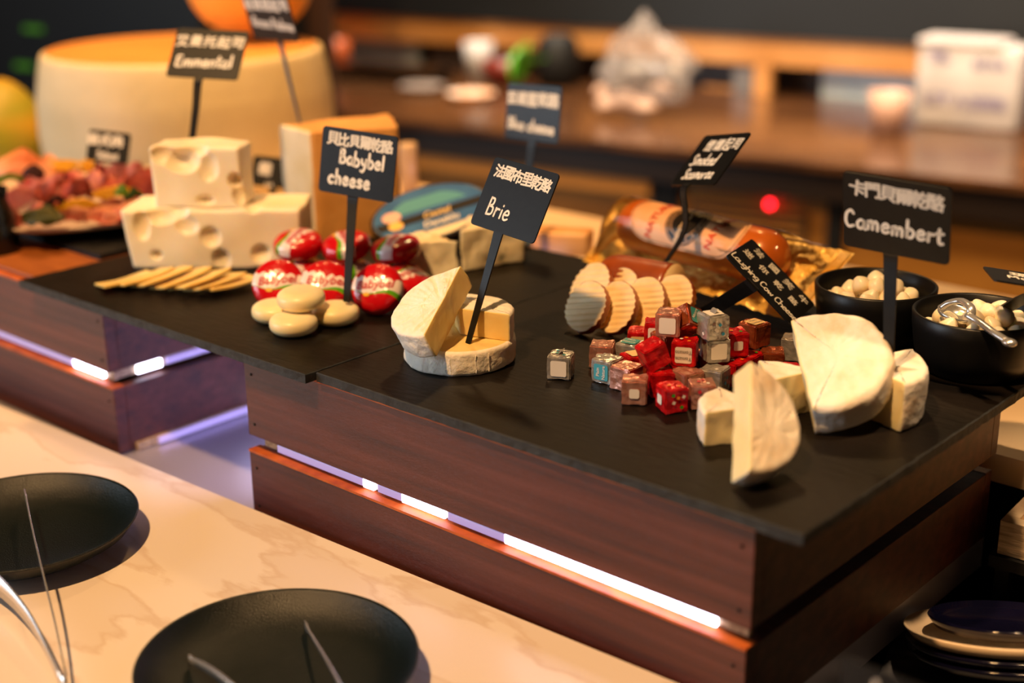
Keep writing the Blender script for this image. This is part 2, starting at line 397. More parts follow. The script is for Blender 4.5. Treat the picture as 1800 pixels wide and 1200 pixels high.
# slate boards
def slate(name, c4, label, seed):
    n = 60; bm = bmesh.new(); pts = []
    for i in range(4):
        a, b = V(c4[i]), V(c4[(i+1) % 4]); d = (b-a).normalized(); nn = V((d.y, -d.x))
        for k in range(n):
            p = a.lerp(b, k/n); j = .0005*nz((p.x, p.y, 0), 160, seed)+.0004*nz((p.x, p.y, 0), 420, seed) if k else 0
            pts.append(p+nn*j)
    T = .0075
    def ring(ins, z):
        cen = sum(pts, V((0, 0)))/len(pts); r = []
        for p in pts:
            d = (cen-p).normalized(); q = p+d*(ins+(.0009*abs(nz((p.x, p.y, z*30), 260, seed)) if z < -.001 and ins == 0 else 0)); r.append(bm.verts.new((q.x, q.y, z)))
        return r
    rs = [ring(.004, -T), ring(.0, -T+.0006), ring(0, -T*.5), ring(0, -.0006), ring(.0008, 0)]
    for ri, (a, b) in enumerate(zip(rs, rs[1:])):
        for i in range(len(a)):
            j = (i+1) % len(a); f = bm.faces.new([a[i], a[j], b[j], b[i]]); f.material_index = 1
    bm.faces.new(rs[-1]); bm.faces.new(rs[0][::-1]); bmesh.ops.recalc_face_normals(bm, faces=bm.faces)
    return obj(name, bm, [slate_m, slate_e], smooth=False, label=label, cat='slate board')
slate('slate_board', [(-1.0875, .5795), (-.7135, .5825), (-.7125, .945), (-1.0875, .942)], 'left black slate board carrying the holed cheese blocks and the red wax cheeses', 1)
slate('slate_board', [(-.7112, .5905), (-.3247, .5900), (-.3247, .951), (-.7112, .951)], 'right black slate board carrying the cut white cheeses and the foil cubes', 2)

# crates
def crate(x0, x1, y0, y1, z0, z1, lab, seed, leftraw=False):
    t = thing('wooden_crate', lab, 'crate', (x0, y0, z0)); W, Dp, H = x1-x0, y1-y0, z1-z0; th = .011
    def panel(nm, a):
        o = obj(nm, bx(*a, bev=.0006), wood_m, t, smooth=False); return o
    panel('front_panel', (0, W, 0, th, 0, H)); panel('back_panel', (0, W, Dp-th, Dp, 0, H))
    panel('side_panel', (0, th, th, Dp-th, 0, H)); panel('side_panel', (W-th, W, th, Dp-th, 0, H))
    o = obj('rim_strip', bx(.0, W, -.0006, .0105, H-.0002, H+.0016), wood_e, t, smooth=False, label='orange raw wood top edge')
    obj('base_panel', bx(th, W-th, th, Dp-th, .002, .010), wood_m, t, smooth=False)
    for (px, pz) in ((.008, .010), (.008, H-.012), (W-.008, .010), (W-.008, H-.012)):
        bm = bmesh.new(); bmesh.ops.create_cone(bm, cap_ends=True, segments=10, radius1=.0011, radius2=.0011, depth=.001, matrix=Matrix.Translation((px, -.0001, pz)) @ Matrix.Rotation(pi/2, 4, 'X'))
        obj('nail', bm, blk, t)
    return t
YF = .5945
crate(-.7985, -.3560, YF, .921, -.071, -.0093, 'upper crate of the big stained red-brown stack under the right slate board', 1)
crate(-.7990, -.3580, YF-.0005, .921, -.138, -.0845, 'lower crate of the big red-brown stack, below the glowing gap', 2)
crate(-1.50, -.9850, YF, .921, -.066, -.0095, 'upper crate of the dark left stack under the left slate board', 3)
crate(-1.50, -.9800, YF-.0005, .921, -.138, -.0795, 'lower crate of the dark left stack, below its glowing gap', 4)
# light strips in the gaps
led = mat('led_white', '#ffffff', .5, emit='#e9e2ff', es=9)
led2 = mat('led_glow', '#c9c2e8', .4, emit='#9a8ad0', es=.55)
wrap = mat('led_backing', '#9c8464', .5, 0, '#c2ab84', 300, 1, st=(1, 1, 1))
def led_strip(x0, x1, y, z, lab, segs, vert=False, rot=0., org=None):
    t = thing('light_strip', lab, 'light strip', org or (x0, y, z), rot)
    obj('backing', bx(0, x1-x0, .002, .006, -.0035, .0035), wrap, t, smooth=False)
    for a, b, lit in segs:
        obj('diffuser', bx(a, b, -.001, .0019, -.0036 if lit else -.003, .0036 if lit else .003, bev=.0006), led if lit else led2, t, smooth=False)
    return t
led_strip(-.790, -.362, YF+.006, -.0772, 'white light strip glowing between the two red-brown crates, seen from the front', [(.018, .112, 0), (.112, .123, 1), (.127, .151, 0), (.151, .192, 1), (.195, .246, 0), (.246, .408, 1)])
bm = bmesh.new()
led_strip(0, .31, 0, 0, 'short light strip on the left end of the red-brown stack, in its gap', [(.004, .05, 1), (.06, .30, 1)], rot=-pi/2, org=(-.7945, .915, -.0772))
led_strip(-1.45, -.99, YF+.006, -.0723, 'light strip glowing along the front gap of the dark left crates', [(.01, .40, 0), (.402, .448, 1)])
led_strip(0, .31, 0, 0, 'light strip in the right end gap of the dark left crates', [(.02, .045, 1), (.05, .10, 0), (.12, .145, 1), (.16, .30, 0)], rot=pi/2, org=(-.990, .605, -.0723))
led_strip(0, .30, 0, 0, 'light strip low on the steel surface beside the dark left crates', [(.02, .125, 0), (.13, .15, 1), (.155, .165, 1), (.17, .28, 0)], rot=pi/2, org=(-.975, .61, -.1355))

# ------------------------------------------------------------------ signs
SG = {
'emmental': ([[0.8581, -0.307, 0.4116], [0.512, 0.5728, -0.6402], [-0.0393, 0.7601, 0.6486]], [-1.0467, 0.7657, 0.1768]), 'grana': ([[0.9998, -0.0104, 0.0147], [0.0112, -0.2785, -0.9604], [0.0141, 0.9604, -0.2783]], [-1.0905, 0.8735, 0.2001]), 'babybel': ([[0.9631, 0.0185, 0.2686], [0.2627, 0.1538, -0.9525], [-0.0589, 0.9879, 0.1433]], [-0.7981, 0.7164, 0.116]), 'blue': ([[0.9986, -0.0301, -0.044], [-0.0389, 0.1527, -0.9875], [0.0365, 0.9878, 0.1513]], [-0.8403, 0.9731, 0.118]), 'brie': ([[0.9954, 0.0859, -0.0428], [-0.0777, 0.4591, -0.885], [-0.0563, 0.8842, 0.4636]], [-0.634, 0.7137, 0.112]), 'scam': ([[0.891, 0.166, -0.4226], [-0.4095, 0.6959, -0.59], [0.1961, 0.6987, 0.688]], [-0.598, 0.9025, 0.1152]), 'laugh': ([[0.7371, -0.1934, 0.6475], [0.16, 0.9809, 0.1108], [-0.6566, 0.0219, 0.7539]], [-0.5075, 0.8508, 0.0455]), 'camem': ([[0.9947, 0.0642, 0.0805], [0.0943, -0.2547, -0.9624], [-0.0413, 0.9649, -0.2594]], [-0.3726, 0.7657, 0.1292])}
def sign(name_lab, W, H, mw, base, letters, lat=.5, bend=None, cardm=None, sw=(.0092, .0048), rr=.003, stem=True):
    """card + tapering stake to the world point `base`; letters = list of bmeshes drawn in card coordinates"""
    t = thing('price_sign', name_lab, 'sign', mw=mw); cm = cardm or black_card
    bm = bmesh.new(); pts = []
    for cx, cy, a0 in ((W/2-rr, H/2-rr, 0), (-W/2+rr, H/2-rr, 90), (-W/2+rr, -H/2+rr, 180), (W/2-rr, -H/2+rr, 270)):
        pts += [(cx+rr*cos(rad(a0+k*22.5)), cy+rr*sin(rad(a0+k*22.5))) for k in range(5)]
    for z in (.0006, -.0006): pass
    a = [bm.verts.new((x, y, .0006)) for x, y in pts]; b = [bm.verts.new((x, y, -.0006)) for x, y in pts]
    bm.faces.new(a); bm.faces.new(b[::-1])
    for i in range(len(a)): bm.faces.new([a[i], b[i], b[(i+1) % len(a)], a[(i+1) % len(a)]])
    obj('card', bm, cm, t, smooth=False)
    if stem:
        inv = mw.inverted(); e = inv @ V(base); s0 = V((lat, -H/2+.002, 0)); mid = s0.lerp(e, .5)
        if bend: mid = mid+V(bend)
        k = lambda q: (sw[0]+(sw[1]-sw[0])*q)/2
        first = s0+V((0, -.008, 0)) if abs(e.z) > .01 else s0.lerp(e, .2)
        st = strap([s0, first, mid, e], V((1, 0, 0)), .0012, ws=k)
        obj('stake', st, cm, t, smooth=False)
    lb = bmesh.new()
    for l in letters: merge(lb, l)
    bmesh.ops.translate(lb, vec=(0, 0, .00085), verts=lb.verts)
    obj('lettering', lb, chalk, t, smooth=False, label='white handwritten lettering')
    return t
W0, H0 = .0675, .051
def mwof(k):
    M, c = SG[k]; return Matrix(((M[0][0], M[0][1], M[0][2], c[0]), (M[1][0], M[1][1], M[1][2], c[1]), (M[2][0], M[2][1], M[2][2], c[2]), (0, 0, 0, 1)))
sign('handwritten black card reading Emmental on the stacked holed cheese', W0, H0, mwof('emmental'), D(338, 243, 1.262),
     [cjk('艾曼托起司', .0125, .0004, 0, .0125), hand('Emmental', .0125, .0022, -.001, -.0085, rot=.03)], lat=-.002, sw=(.0085, .0060))
sign('black card leaning over the tall hard cheese wedge, reading Grana Padano', W0, H0, mwof('grana'), D(528, 218, 1.355),
     [cjk('格蘭諾起司', .0125, .0006, 0, .0105), hand('Grana Padano', .0098, .0026, .002, -.0085, rot=-.05, track=-.02)], lat=.004, sw=(.0075, .0025))
sign('slate-blue card on a long stake among the small round cheeses', W0, H0, mwof('babybel'), D(609, 531, 1.068),
     [cjk('貝比貝爾乾酪', .0104, .0004, .001, .0168, rot=-.02, pitch=.0098), hand('Babybel', .0115, .0022, .004, .0035, rot=-.03, track=.02), hand('cheese', .0115, .0024, -.006, -.0125, rot=-.01, track=.06)], lat=-.002, sw=(.0105, .0055))
sign('farthest upright dark card, reading Blue cheese', W0, H0, mwof('blue'), D(915, 432, 1.285),
     [cjk('亞諾藍乾酪', .0125, .0007, -.001, .0125), hand('Blue cheese', .0105, .0026, -.001, -.012, rot=-.04, track=.03)], lat=.001, sw=(.010, .008))
sign('dark card reading Brie planted in the cut round white cheese', W0*.95, H0, mwof('brie'), D(822, 606, .972),
     [cjk('法國布里乾酪', .0102, .0003, .001, .0160, rot=-.02, pitch=.0094), hand('Brie', .0135, .0015, -.010, -.0095, rot=-.02)], lat=-.003, sw=(.0090, .0045))
sign('slanted black card with curved stake reading Smoked Scamorza', W0, H0, mwof('scam'), P(1152, 486, .026),
     [cjk('煙燻起司', .0125, .0003, .006, .0145), hand('Smoked', .0112, .0018, -.006, -.0005, track=.0, shear=.1), hand('Scamorza', .0100, .0018, .000, -.0145, shear=.1, track=.02)], lat=-.006, bend=(.006, .004, -.006), sw=(.0100, .0052))
LG = mwof('laugh')
sign('tipped-over black card with three rows of writing behind the foil cubes', W0, H0, LG, P(1215, 566, .004),
     [cjk('法 國 笑 牛', .0095, .0002, .002, .0165, pitch=.0078), cjk('迷 你 乾 酪', .0085, .0002, -.002, .0030, pitch=.0078), hand('Laughing Cow Cheese', .0084, .0011, .000, -.0145, track=-.095)], lat=-.006, sw=(.011, .011))
sign('large black card reading Camembert behind the big leaning white cheese', W0, H0, mwof('camem'), D(1562, 634, .868),
     [cjk('卡門貝爾乾酪', .0106, .0004, .000, .0155, rot=-.02, pitch=.0098), hand('Camembert', .0120, .0021, -.001, -.0060, rot=-.02, track=.03)], lat=-.003, sw=(.0100, .0066))
mx = V((.85, .5, -.12)).normalized(); my = V((-.5, .85, -.10)); my = (my-mx*my.dot(mx)).normalized(); mzv = mx.cross(my)
tl = D(1727, 469, .93); cc = tl + mx*W0*.45 - my*H0/2
mw = Matrix(((mx.x, my.x, mzv.x, cc.x), (mx.y, my.y, mzv.y, cc.y), (mx.z, my.z, mzv.z, cc.z), (0, 0, 0, 1)))
sign('black card lying back over the rightmost bowl, half out of the picture, reading Mozzarella', W0*.9, H0, mw, P(1764, 545, .040),
     [cjk('瑪 茲', .0145, .0003, -.0, .010, pitch=.0085), hand('Mozzarella', .0105, .0014, .006, -.004, track=0)], lat=.0, sw=(.012, .010))
# two cards at the back and one low at the right
def facing(u, v, dep, tilt=0., yaw=0., roll=0.):
    n = cv(sin(yaw), 0, cos(yaw)) + V((0, 0, tilt)); up = cv(sin(roll), cos(roll), 0)
    return frame(n, up, D(u, v, dep))
sign('small dark card at the back of the sliced meat platter', .042, .031, facing(191, 258, 1.40, 0, 0, .12), D(165, 300, 1.40),
     [cjk('義式肉', .0115, .0006, -.004, .0065), hand('Salami', .0075, .0018, 0, -.0085)], lat=-.010, sw=(.004, .002))
sign('dark card half hidden between the holed cheese and the tall wedge', .046, .031, facing(482, 303, 1.44, 0, 0, .12), D(480, 352, 1.44),
     [cjk('燻 鴨', .0130, .0012, .004, .0025), hand('duck', .004, .001, -.004, -.013)], lat=.0)
nS = V((0, -.99, .12)); uS = V((0, .12, .99)); tlS = D(1482, 1153, .62)
sign('blue-grey card in the bottom right corner in front of the stacked plates', W0, H0, frame(nS, uS, tlS+V((W0/2, 0, 0))-uS*H0/2), tlS+V((W0/2, -.008, -.088)),
     [hand('l', .014, .0022, -.0165, .013), hand('Bl', .011, .002, -.003, .009)], lat=.0)

# ------------------------------------------------------------------ brie
bx0 = P(809, 630, 0); ang = 41.78
t = thing('brie_cheese', 'flat round white brie with its upper layer partly cut away', 'cheese', (bx0.x, bx0.y, 0), rad(ang))
obj('lower_layer', slab(disc_out(.0395), .0178, .003, 3, .0009, 70, crease=.0003, capmat=(1, 0), zoff=.0089), [rind, paste], t, label='full round lower layer with cut cream top')
obj('upper_layer', slab(sector_out(.0388, -24, 100, 60, 26), .0195, .003, 5, .0009, 70, crease=.0006, zoff=.0178+.0099), [rind, paste], t, label='remaining wedge of the upper layer')
for k, a_ in enumerate((-98, -72, -58)):
    obj('fold', tube([(.0397*cos(rad(a_+q*1.2)), .0397*sin(rad(a_+q*1.2)), z) for q, z in ((0, .002), (.5, .006), (-.4, .011), (.3, .0155))], .00035, 6), rind, t)
o = obj('brie_half', slab(half_out(.0400, -1), .0195, .0022, 8, .0008, 70, rings=26, crease=.0019, creasec=(.002, -.004), cf=10), [rind, paste], label='tilted half of a wrinkled white brie leaning on the flat wheel', cat='cheese')
rest(o, 789, 545, cv(-.377, .771, .518), cv(.282, .626, -.727), .0165)

# ------------------------------------------------------------------ camembert
def cut_disc(r, c, n=90, m=40):
    a0 = math.degrees(math.acos(max(-1, min(1, -c/r)))); y = r*sin(rad(a0))
    return arc2(r, -a0, a0, n)+line2((-c, y), (-c, -y), m, 1)
o = obj('camembert_half', slab(cut_disc(.0425, .014), .0235, .0045, 12, .0013, 50, rings=20, crease=.0004, creasec=(.004, .004), cf=4), [rind2, paste2], label='largest camembert piece leaning back beside the foil cubes', cat='cheese')
rest(o, 1450, 652, cv(-.25, .70, .67), cv(-.02, .70, -.71), 0)
o = obj('camembert_half', slab(half_out(.0345, 1), .0200, .0035, 14, .0012, 45, rings=20, crease=.0008, creasec=(.013, -.006), cf=5), [rind2, paste2], label='front camembert half leaning upright at the slate edge', cat='cheese')
rest(o, 1303, 742, cv(.40, .43, .81), cv(.094, .85, -.5), 0)
def sector(name, lab, A, B, sweep, h, seed, lift=0, tilt=None, rr=1.):
    A = V((A[0], A[1], 0)); B = V((B[0], B[1], 0)); r = (B-A).length; a0 = math.degrees(math.atan2(B.y-A.y, B.x-A.x))
    o = obj(name, slab(sector_out(r*rr, 0, sweep, 36, 22), h, .0032, seed, .0012, 60, zoff=h/2), [rind2, paste2], label=lab, cat='cheese')
    o.location = (A.x, A.y, lift); o.rotation_euler = (tilt[0] if tilt else 0, tilt[1] if tilt else 0, rad(a0)); return o
sector('camembert_wedge', 'thick camembert wedge behind and right of the largest camembert half', P(1478, 716), P(1583, 762), 80, .033, 21)
sector('camembert_wedge', 'pale camembert wedge poking out left of the front camembert half', P(1345, 770, 0), P(1237, 785, 0), -70, .022, 22)
sector('camembert_wedge', 'yellow-cut camembert wedge between the front half and the largest half', P(1350, 742, 0), P(1432, 722, 0), 62, .028, 23)

# ------------------------------------------------------------------ small round cheeses
def lens(r, h, k=2.6, n=12, f=.35):
    pr = [(0, -h/2)]
    for i in range(1, 2*n):
        a_ = -pi/2+pi*i/(2*n); c, s = cos(a_), sin(a_)
        pr.append((r*((1-f)*abs(c)**(2/k)+f*c) if False else r*abs(c)**(2/k), h/2*(1 if s > 0 else -1)*abs(s)**(2/k)))
    pr.append((0, h/2)); return pr
naked_m = mat('naked_cheese', '#fff0c8', .36, 0, '#fde6ae', 20, 2, .0001, 60, sss=.35)
def naked(u, v, lab, floor=0., n=(0, 0, 1)):
    bm = lathe(lens(.0183, .0165), 56)
    for q in bm.verts:
        if q.co.z > .003: q.co.z -= .0007*max(0, 1-(math.hypot(q.co.x, q.co.y)/.012)**4)
    o = obj('round_snack_cheese', bm, naked_m, label=lab, cat='cheese', group='unwrapped small round cheeses')
    return rest(o, u, v, V(n), (0, 1, 0), floor)
naked(484, 546, 'unwrapped yellow snack cheese at the left of the bare pile, mostly covered')
naked(516, 568, 'unwrapped yellow snack cheese lying at the front of the bare pile')
naked(590, 550, 'unwrapped yellow snack cheese at the right, pierced by the sign stake')
naked(529, 524, 'unwrapped yellow snack cheese on top of the bare pile', .0155, (.03, -.05, 1))
# wrapped: procedural wrapper
def wrap_mat():
    m = bpy.data.materials.new('red_wrapper'); m.use_nodes = True; nt = m.node_tree; N = nt.nodes; L = nt.links; b = N['Principled BSDF']
    def MN(op, a=None, b_=None, c=None):
        n = N.new('ShaderNodeMath'); n.operation = op
        for i, q in enumerate((a, b_, c)):
            if q is None: continue
            if isinstance(q, (int, float)): n.inputs[i].default_value = q
            else: L.new(q, n.inputs[i])
        return n.outputs[0]
    tc = N.new('ShaderNodeTexCoord'); sp = N.new('ShaderNodeSeparateXYZ'); L.new(tc.outputs['Object'], sp.inputs[0])
    x, y, z = sp.outputs
    # scalloped upper edge of the white band, wavy lower edge with a green stripe
    up = MN('ADD', .0048, MN('MULTIPLY', MN('ABSOLUTE', MN('SINE', MN('MULTIPLY', x, 430))), .0022))
    dip = MN('MULTIPLY', MN('SUBTRACT', 1, MN('MINIMUM', 1, MN('ABSOLUTE', MN('MULTIPLY', x, 260)))), .002)
    up = MN('SUBTRACT', up, dip)
    lo = MN('ADD', -.0052, MN('ADD', MN('MULTIPLY', MN('SINE', MN('ADD', MN('MULTIPLY', x, 170), -.6)), .0024), 0))
    g = MN('SUBTRACT', lo, MN('ADD', .0005, MN('MULTIPLY', MN('MAXIMUM', 0, MN('ADD', x, .004)), .17)))
    front = MN('GREATER_THAN', z, -.002)
    wm = MN('MULTIPLY', MN('MULTIPLY', MN('LESS_THAN', y, up), MN('GREATER_THAN', y, lo)), front)
    gm = MN('MULTIPLY', MN('MULTIPLY', MN('LESS_THAN', y, lo), MN('GREATER_THAN', y, g)), front)
    no = N.new('ShaderNodeTexNoise'); no.inputs['Scale'].default_value = 160; L.new(tc.outputs['Object'], no.inputs['Vector'])
    def mix(f, a, b_):
        n = N.new('ShaderNodeMix'); n.data_type = 'RGBA'; L.new(f, n.inputs[0])
        for i, q in ((6, a), (7, b_)):
            if isinstance(q, tuple): n.inputs[i].default_value = q
            else: L.new(q, n.inputs[i])
        return n.outputs[2]
    c = mix(wm, hx('#c80d18'), hx('#f3e3e2')); c = mix(gm, c, hx('#5fae1c'))
    L.new(c, b.inputs['Base Color']); b.inputs['Roughness'].default_value = .22; b.inputs['Coat Weight'].default_value = .5; b.inputs['Coat Roughness'].default_value = .08
    bp = N.new('ShaderNodeBump'); bp.inputs['Distance'].default_value = .0006; L.new(no.outputs[0], bp.inputs['Height']); L.new(bp.outputs[0], b.inputs['Normal']); L.new(bp.outputs[0], b.inputs['Coat Normal'])
    return m
wm_ = wrap_mat(); red_ink = mat('red_ink', '#c4202c', .4)
yel = mat('yellow_print', '#e9b52b', .4)
bm = lathe(lens(.0208, .0206, 2.8, 12), 60)
for q in bm.verts: q.co += q.co.normalized()*(.0004*nz(q.co, 220))
proto = thing('wax_cheese', 'red and white wrapped cheese standing upright at the right of the front row', 'cheese', group='foil wrapped red cheeses')
obj('wrapper', bm, wm_, proto)
tb = text_bm('Babybel', .0098, .00012, .25)
def lz(x, y): 
    r = min(math.hypot(x, y)/.0208, .98); return .0103*(1-r**2.8)**(1/2.8)
bmesh.ops.subdivide_edges(tb, edges=tb.edges, cuts=1)
for q in tb.verts:
    x, y = q.co.x, q.co.y; c_, s_ = cos(.16), sin(.16); x, y = x*c_-y*s_, x*s_+y*c_+.0002; q.co = V((x, y, lz(x, y)+.0006))
obj('lettering', tb, red_ink, proto, smooth=False, label='red slanted lettering')
yb = bmesh.new(); bmesh.ops.create_circle(yb, cap_ends=True, segments=16, radius=.0022)
for q in yb.verts: q.co = V((q.co.x*1.2-.005, q.co.y*.7-.0085, 0)); q.co.z = lz(q.co.x, q.co.y)+.0005
obj('print_spot', yb, yel, proto, smooth=False)
rest(proto, 664, 508, cv(-.18, .30, .93), cv(.10, 1, 0))
q = dup(proto, label='red and white wrapped cheese standing in the middle of the front row, behind the stake')
rest(q, 573, 502, cv(.05, .34, .93), cv(.20, 1, 0))
q = dup(proto, label='red and white wrapped cheese standing upright at the left of the front row')
rest(q, 489, 500, cv(.02, .30, .95), cv(.06, 1, 0))
tops = [(520, 433), (605, 436), (692, 441)]
names = ['left', 'middle', 'right']
for i, (u, v) in enumerate(tops):
    c = P(u, v, .0305)
    for L_ in (1, 0):
        wher = ['at the bottom', 'on top'][L_]
        q = dup(proto, label=f'red wrapped cheese {wher} of the {names[i]} stack behind the front row')
        yaw = [.9, .2, .75][i]+L_*.5; up = V((sin(yaw), cos(yaw), 0))
        n = V(([.10, .02, -.06][i], [-.16, -.22, -.12][i], 1)) if L_ == 1 else V((.03*(-1)**i, .03, 1))
        cz = .0104+L_*.0204+(.0012 if L_ == 1 else 0)
        q.matrix_world = frame(n, up, (c.x+(.002*(2-L_)), c.y+.001*L_, cz))
q = dup(proto, label='red wrapped cheese on the slate at the far right of the pile, mostly in shade')
q.matrix_world = frame((.3, .1, 1), (1, 0, 0), P(718, 498, .013))

# ------------------------------------------------------------------ emmental
def holey(name, L, Dp, H, holes, lab, vox=.00125, taper=0., seed=0):
    bm = bx(0, L, 0, Dp, 0, H, bev=.002); bmesh.ops.triangulate(bm, faces=bm.faces)
    for v in bm.verts:
        if v.co.x < L*.3: v.co.x -= taper*(v.co.z/H)
    me = bpy.data.meshes.new('b'); bm.to_mesh(me); bm.free(); o = bpy.data.objects.new('b', me); COL.objects.link(o)
    r = o.modifiers.new('r', 'REMESH'); r.mode = 'VOXEL'; r.voxel_size = vox
    cut = bmesh.new()
    for (x, y, z, rx, ry, rz) in holes: bmesh.ops.create_icosphere(cut, subdivisions=3, radius=1, matrix=Matrix.Translation((x, y, z)) @ Matrix.Diagonal((rx, ry, rz, 1)))
    cm = bpy.data.meshes.new('c'); cut.to_mesh(cm); cut.free(); co = bpy.data.objects.new('c', cm); COL.objects.link(co)
    c1 = co.modifiers.new('r', 'REMESH'); c1.mode = 'VOXEL'; c1.voxel_size = vox
    bo = o.modifiers.new('x', 'BOOLEAN'); bo.object = co; bo.operation = 'DIFFERENCE'; bo.solver = 'EXACT'
    r2 = o.modifiers.new('r2', 'REMESH'); r2.mode = 'VOXEL'; r2.voxel_size = vox
    s = o.modifiers.new('s', 'SMOOTH'); s.iterations = 5; s.factor = .6
    bpy.context.view_layer.update()
    m2 = bpy.data.meshes.new_from_object(o.evaluated_get(bpy.context.evaluated_depsgraph_get()))
    bpy.data.objects.remove(o); bpy.data.objects.remove(co)
    for v in m2.vertices: v.co += v.co.normalized()*0 + V((nz(v.co, 28, seed), nz(v.co, 28, seed+5), nz(v.co, 28, seed+9)))*.0022
    m2.name = name
    return obj(name, m2, emm, label=lab, cat='cheese')
b1L, b1D, b1H = .152, .066, .053
def hb(u, v, ox, oz, sc): return ((u-ox)*sc, (oz-v)*sc)
def hl(lst, ox, oy, sc):
    return [((u-ox)*sc, dy, (oy-v)*sc/.93, rx, ry, rz) for u, v, rx, ry, rz, dy in lst]
s1 = 1.235/2450
o = holey('emmental_block', b1L, b1D, b1H, hl([(248, 400, .008, .007, .014, -.001), (271, 449, .006, .008, .0045, 0), (288, 383, .016, .010, .010, -.001), (313, 374, .012, .012, .010, 0),
    (330, 402, .010, .005, .009, -.001), (367, 421, .0095, .0065, .010, -.001), (383, 460, .009, .006, .010, 0), (455, 450, .0085, .007, .0085, 0), (447, 362, .010, .016, .012, .004), (500, 352, .016, .02, .010, .03), (470, 352, .02, .018, .009, .035)], 224, 475, s1),
    'lower, longer block of pale holed cheese on the left slate board', taper=.006, seed=1)
pb = P(231, 474, 0); o.location = (pb.x, pb.y, .0005); yw1 = rad(39.5); o.rotation_euler = (0, 0, yw1)
s2 = 1.25/2450
o2 = holey('emmental_block', .080, .043, .054, hl([(300, 282, .013, .008, .009, 0), (330, 290, .016, .012, .011, 0), (356, 268, .011, .010, .010, 0), (375, 300, .010, .008, .014, -.003), (418, 322, .006, .012, .007, 0), (365, 352, .008, .007, .005, -.001), (425, 345, .007, .009, .010, 0), (350, 215, .03, .03, .004, .02)], 273, 367, s2),
    'upper cube of pale holed cheese stacked on the longer block', seed=4)
e1 = V((cos(yw1), sin(yw1), 0)); e2 = V((-sin(yw1), cos(yw1), 0)); q = V((pb.x, pb.y, 0))+e1*.0220+e2*.010
o2.location = (q.x, q.y, b1H+.0002); o2.rotation_euler = (0, 0, rad(37))
# slices
for i, (u, v, yaw, tx, ty) in enumerate([(222, 492, 10, .10, -.05), (252, 488, 18, .14, -.10), (285, 488, 24, .16, -.12), (318, 490, 28, .18, -.12), (352, 492, 32, .16, -.14), (378, 496, 34, .10, -.10), (403, 499, 26, .04, -.03)]):
    W_, L_ = .030, .046
    out = line2((-W_/2, -L_/2), (W_/2, -L_/2), 10, 0)+line2((W_/2, -L_/2), (W_/2, L_/2), 14, 0)+line2((W_/2, L_/2), (-W_/2, L_/2), 10, 0)+line2((-W_/2, L_/2), (-W_/2, -L_/2), 14, 0)
    bm = slab(out, .0024, .0005, 30+i, .0002, 60, rings=6)
    for q in bm.verts: q.co.z += .004*(q.co.y/L_)**2+.0012*nz(q.co, 40, i)
    o = obj('cheese_slice', bm, emm_s, label=['leftmost thin cheese slice of the fan before the holed blocks', 'second thin cheese slice from the left in the fan', 'third thin cheese slice from the left in the fan', 'fourth and middle thin cheese slice of the fan', 'fifth thin cheese slice from the left in the fan', 'sixth thin cheese slice, next to last at the right of the fan', 'rightmost thin cheese slice of the fan, lying flat toward the red cheeses'][i], cat='cheese slice', group='fan of thin cheese slices')
    M = Euler((tx, ty-.12, PSI+rad(-62+yaw*.4))).to_matrix().to_4x4(); o.matrix_world = M
    mz = min((M @ p.co).z for p in o.data.vertices); l = P(u, v, -mz+.0004+.0002*i); o.matrix_world = Matrix.Translation(l) @ M

# ------------------------------------------------------------------ foil cubes
cs = .0163
foils = {'silver': mat('foil_silver', '#cfcbc6', .25, .6, '#a8a4a0', 120, 3, .0007, 190), 'rose': mat('foil_rose', '#dba99a', .27, .6, '#c98572', 120, 3, .0007, 190),
         'red': mat('foil_red', '#e01820', .26, .3, '#a10d14', 120, 3, .0006, 190), 'copper': mat('foil_copper', '#b5623a', .27, .6, '#96472a', 120, 3, .0007, 190)}
lab_w = mat('label_white', '#ece6de', .45); lab_b = mat('label_blue', '#49a9c9', .4); lab_t = mat('label_teal', '#3f9a9c', .4); lab_c = mat('label_cream', '#e9c98c', .45)
cf = {'g': mat('dot_green', '#2fa01e', .4), 'b': mat('dot_blue', '#2d9fd0', .4), 'w': lab_w, 'r': mat('dot_red', '#d01f3a', .4), 'o': mat('dot_orange', '#ee8a2a', .4), 't': lab_t}
grey_ink = mat('grey_ink', '#8f8a80', .5)
cubes_me = []
for k in range(5):
    bm = bmesh.new(); bmesh.ops.create_cube(bm, size=cs); bmesh.ops.bevel(bm, geom=bm.edges[:], offset=.0008, segments=2, affect='EDGES')
    bmesh.ops.subdivide_edges(bm, edges=[e for e in bm.edges if e.calc_length() > .006], cuts=5, use_grid_fill=True)
    for v in bm.verts: v.co += V((nz(v.co, 240, k), nz(v.co, 240, k+9), nz(v.co, 240, k+21)))*.00055*(1 if abs(v.co.z) < cs*.48 else 1.6)
    bmesh.ops.recalc_face_normals(bm, faces=bm.faces)
    me = bpy.data.meshes.new('cube_wrapper'); bm.to_mesh(me); bm.free(); cubes_me.append(me)
FR = {'f': Matrix.Rotation(pi/2, 4, 'X'), 't': Matrix.Identity(4), 'r': Matrix.Rotation(pi/2, 4, 'Z') @ Matrix.Rotation(pi/2, 4, 'X'), 'l': Matrix.Rotation(-pi/2, 4, 'Z') @ Matrix.Rotation(pi/2, 4, 'X')}
_lc = {}
def rrect(w_, h_, r=.0013):
    bm = bmesh.new(); pts = []
    for cx, cy, a0 in ((w_/2-r, h_/2-r, 0), (-w_/2+r, h_/2-r, 90), (-w_/2+r, -h_/2+r, 180), (w_/2-r, -h_/2+r, 270)):
        pts += [bm.verts.new((cx+r*cos(rad(a0+k*30)), cy+r*sin(rad(a0+k*30)), 0)) for k in range(4)]
    bm.faces.new(pts); return bm
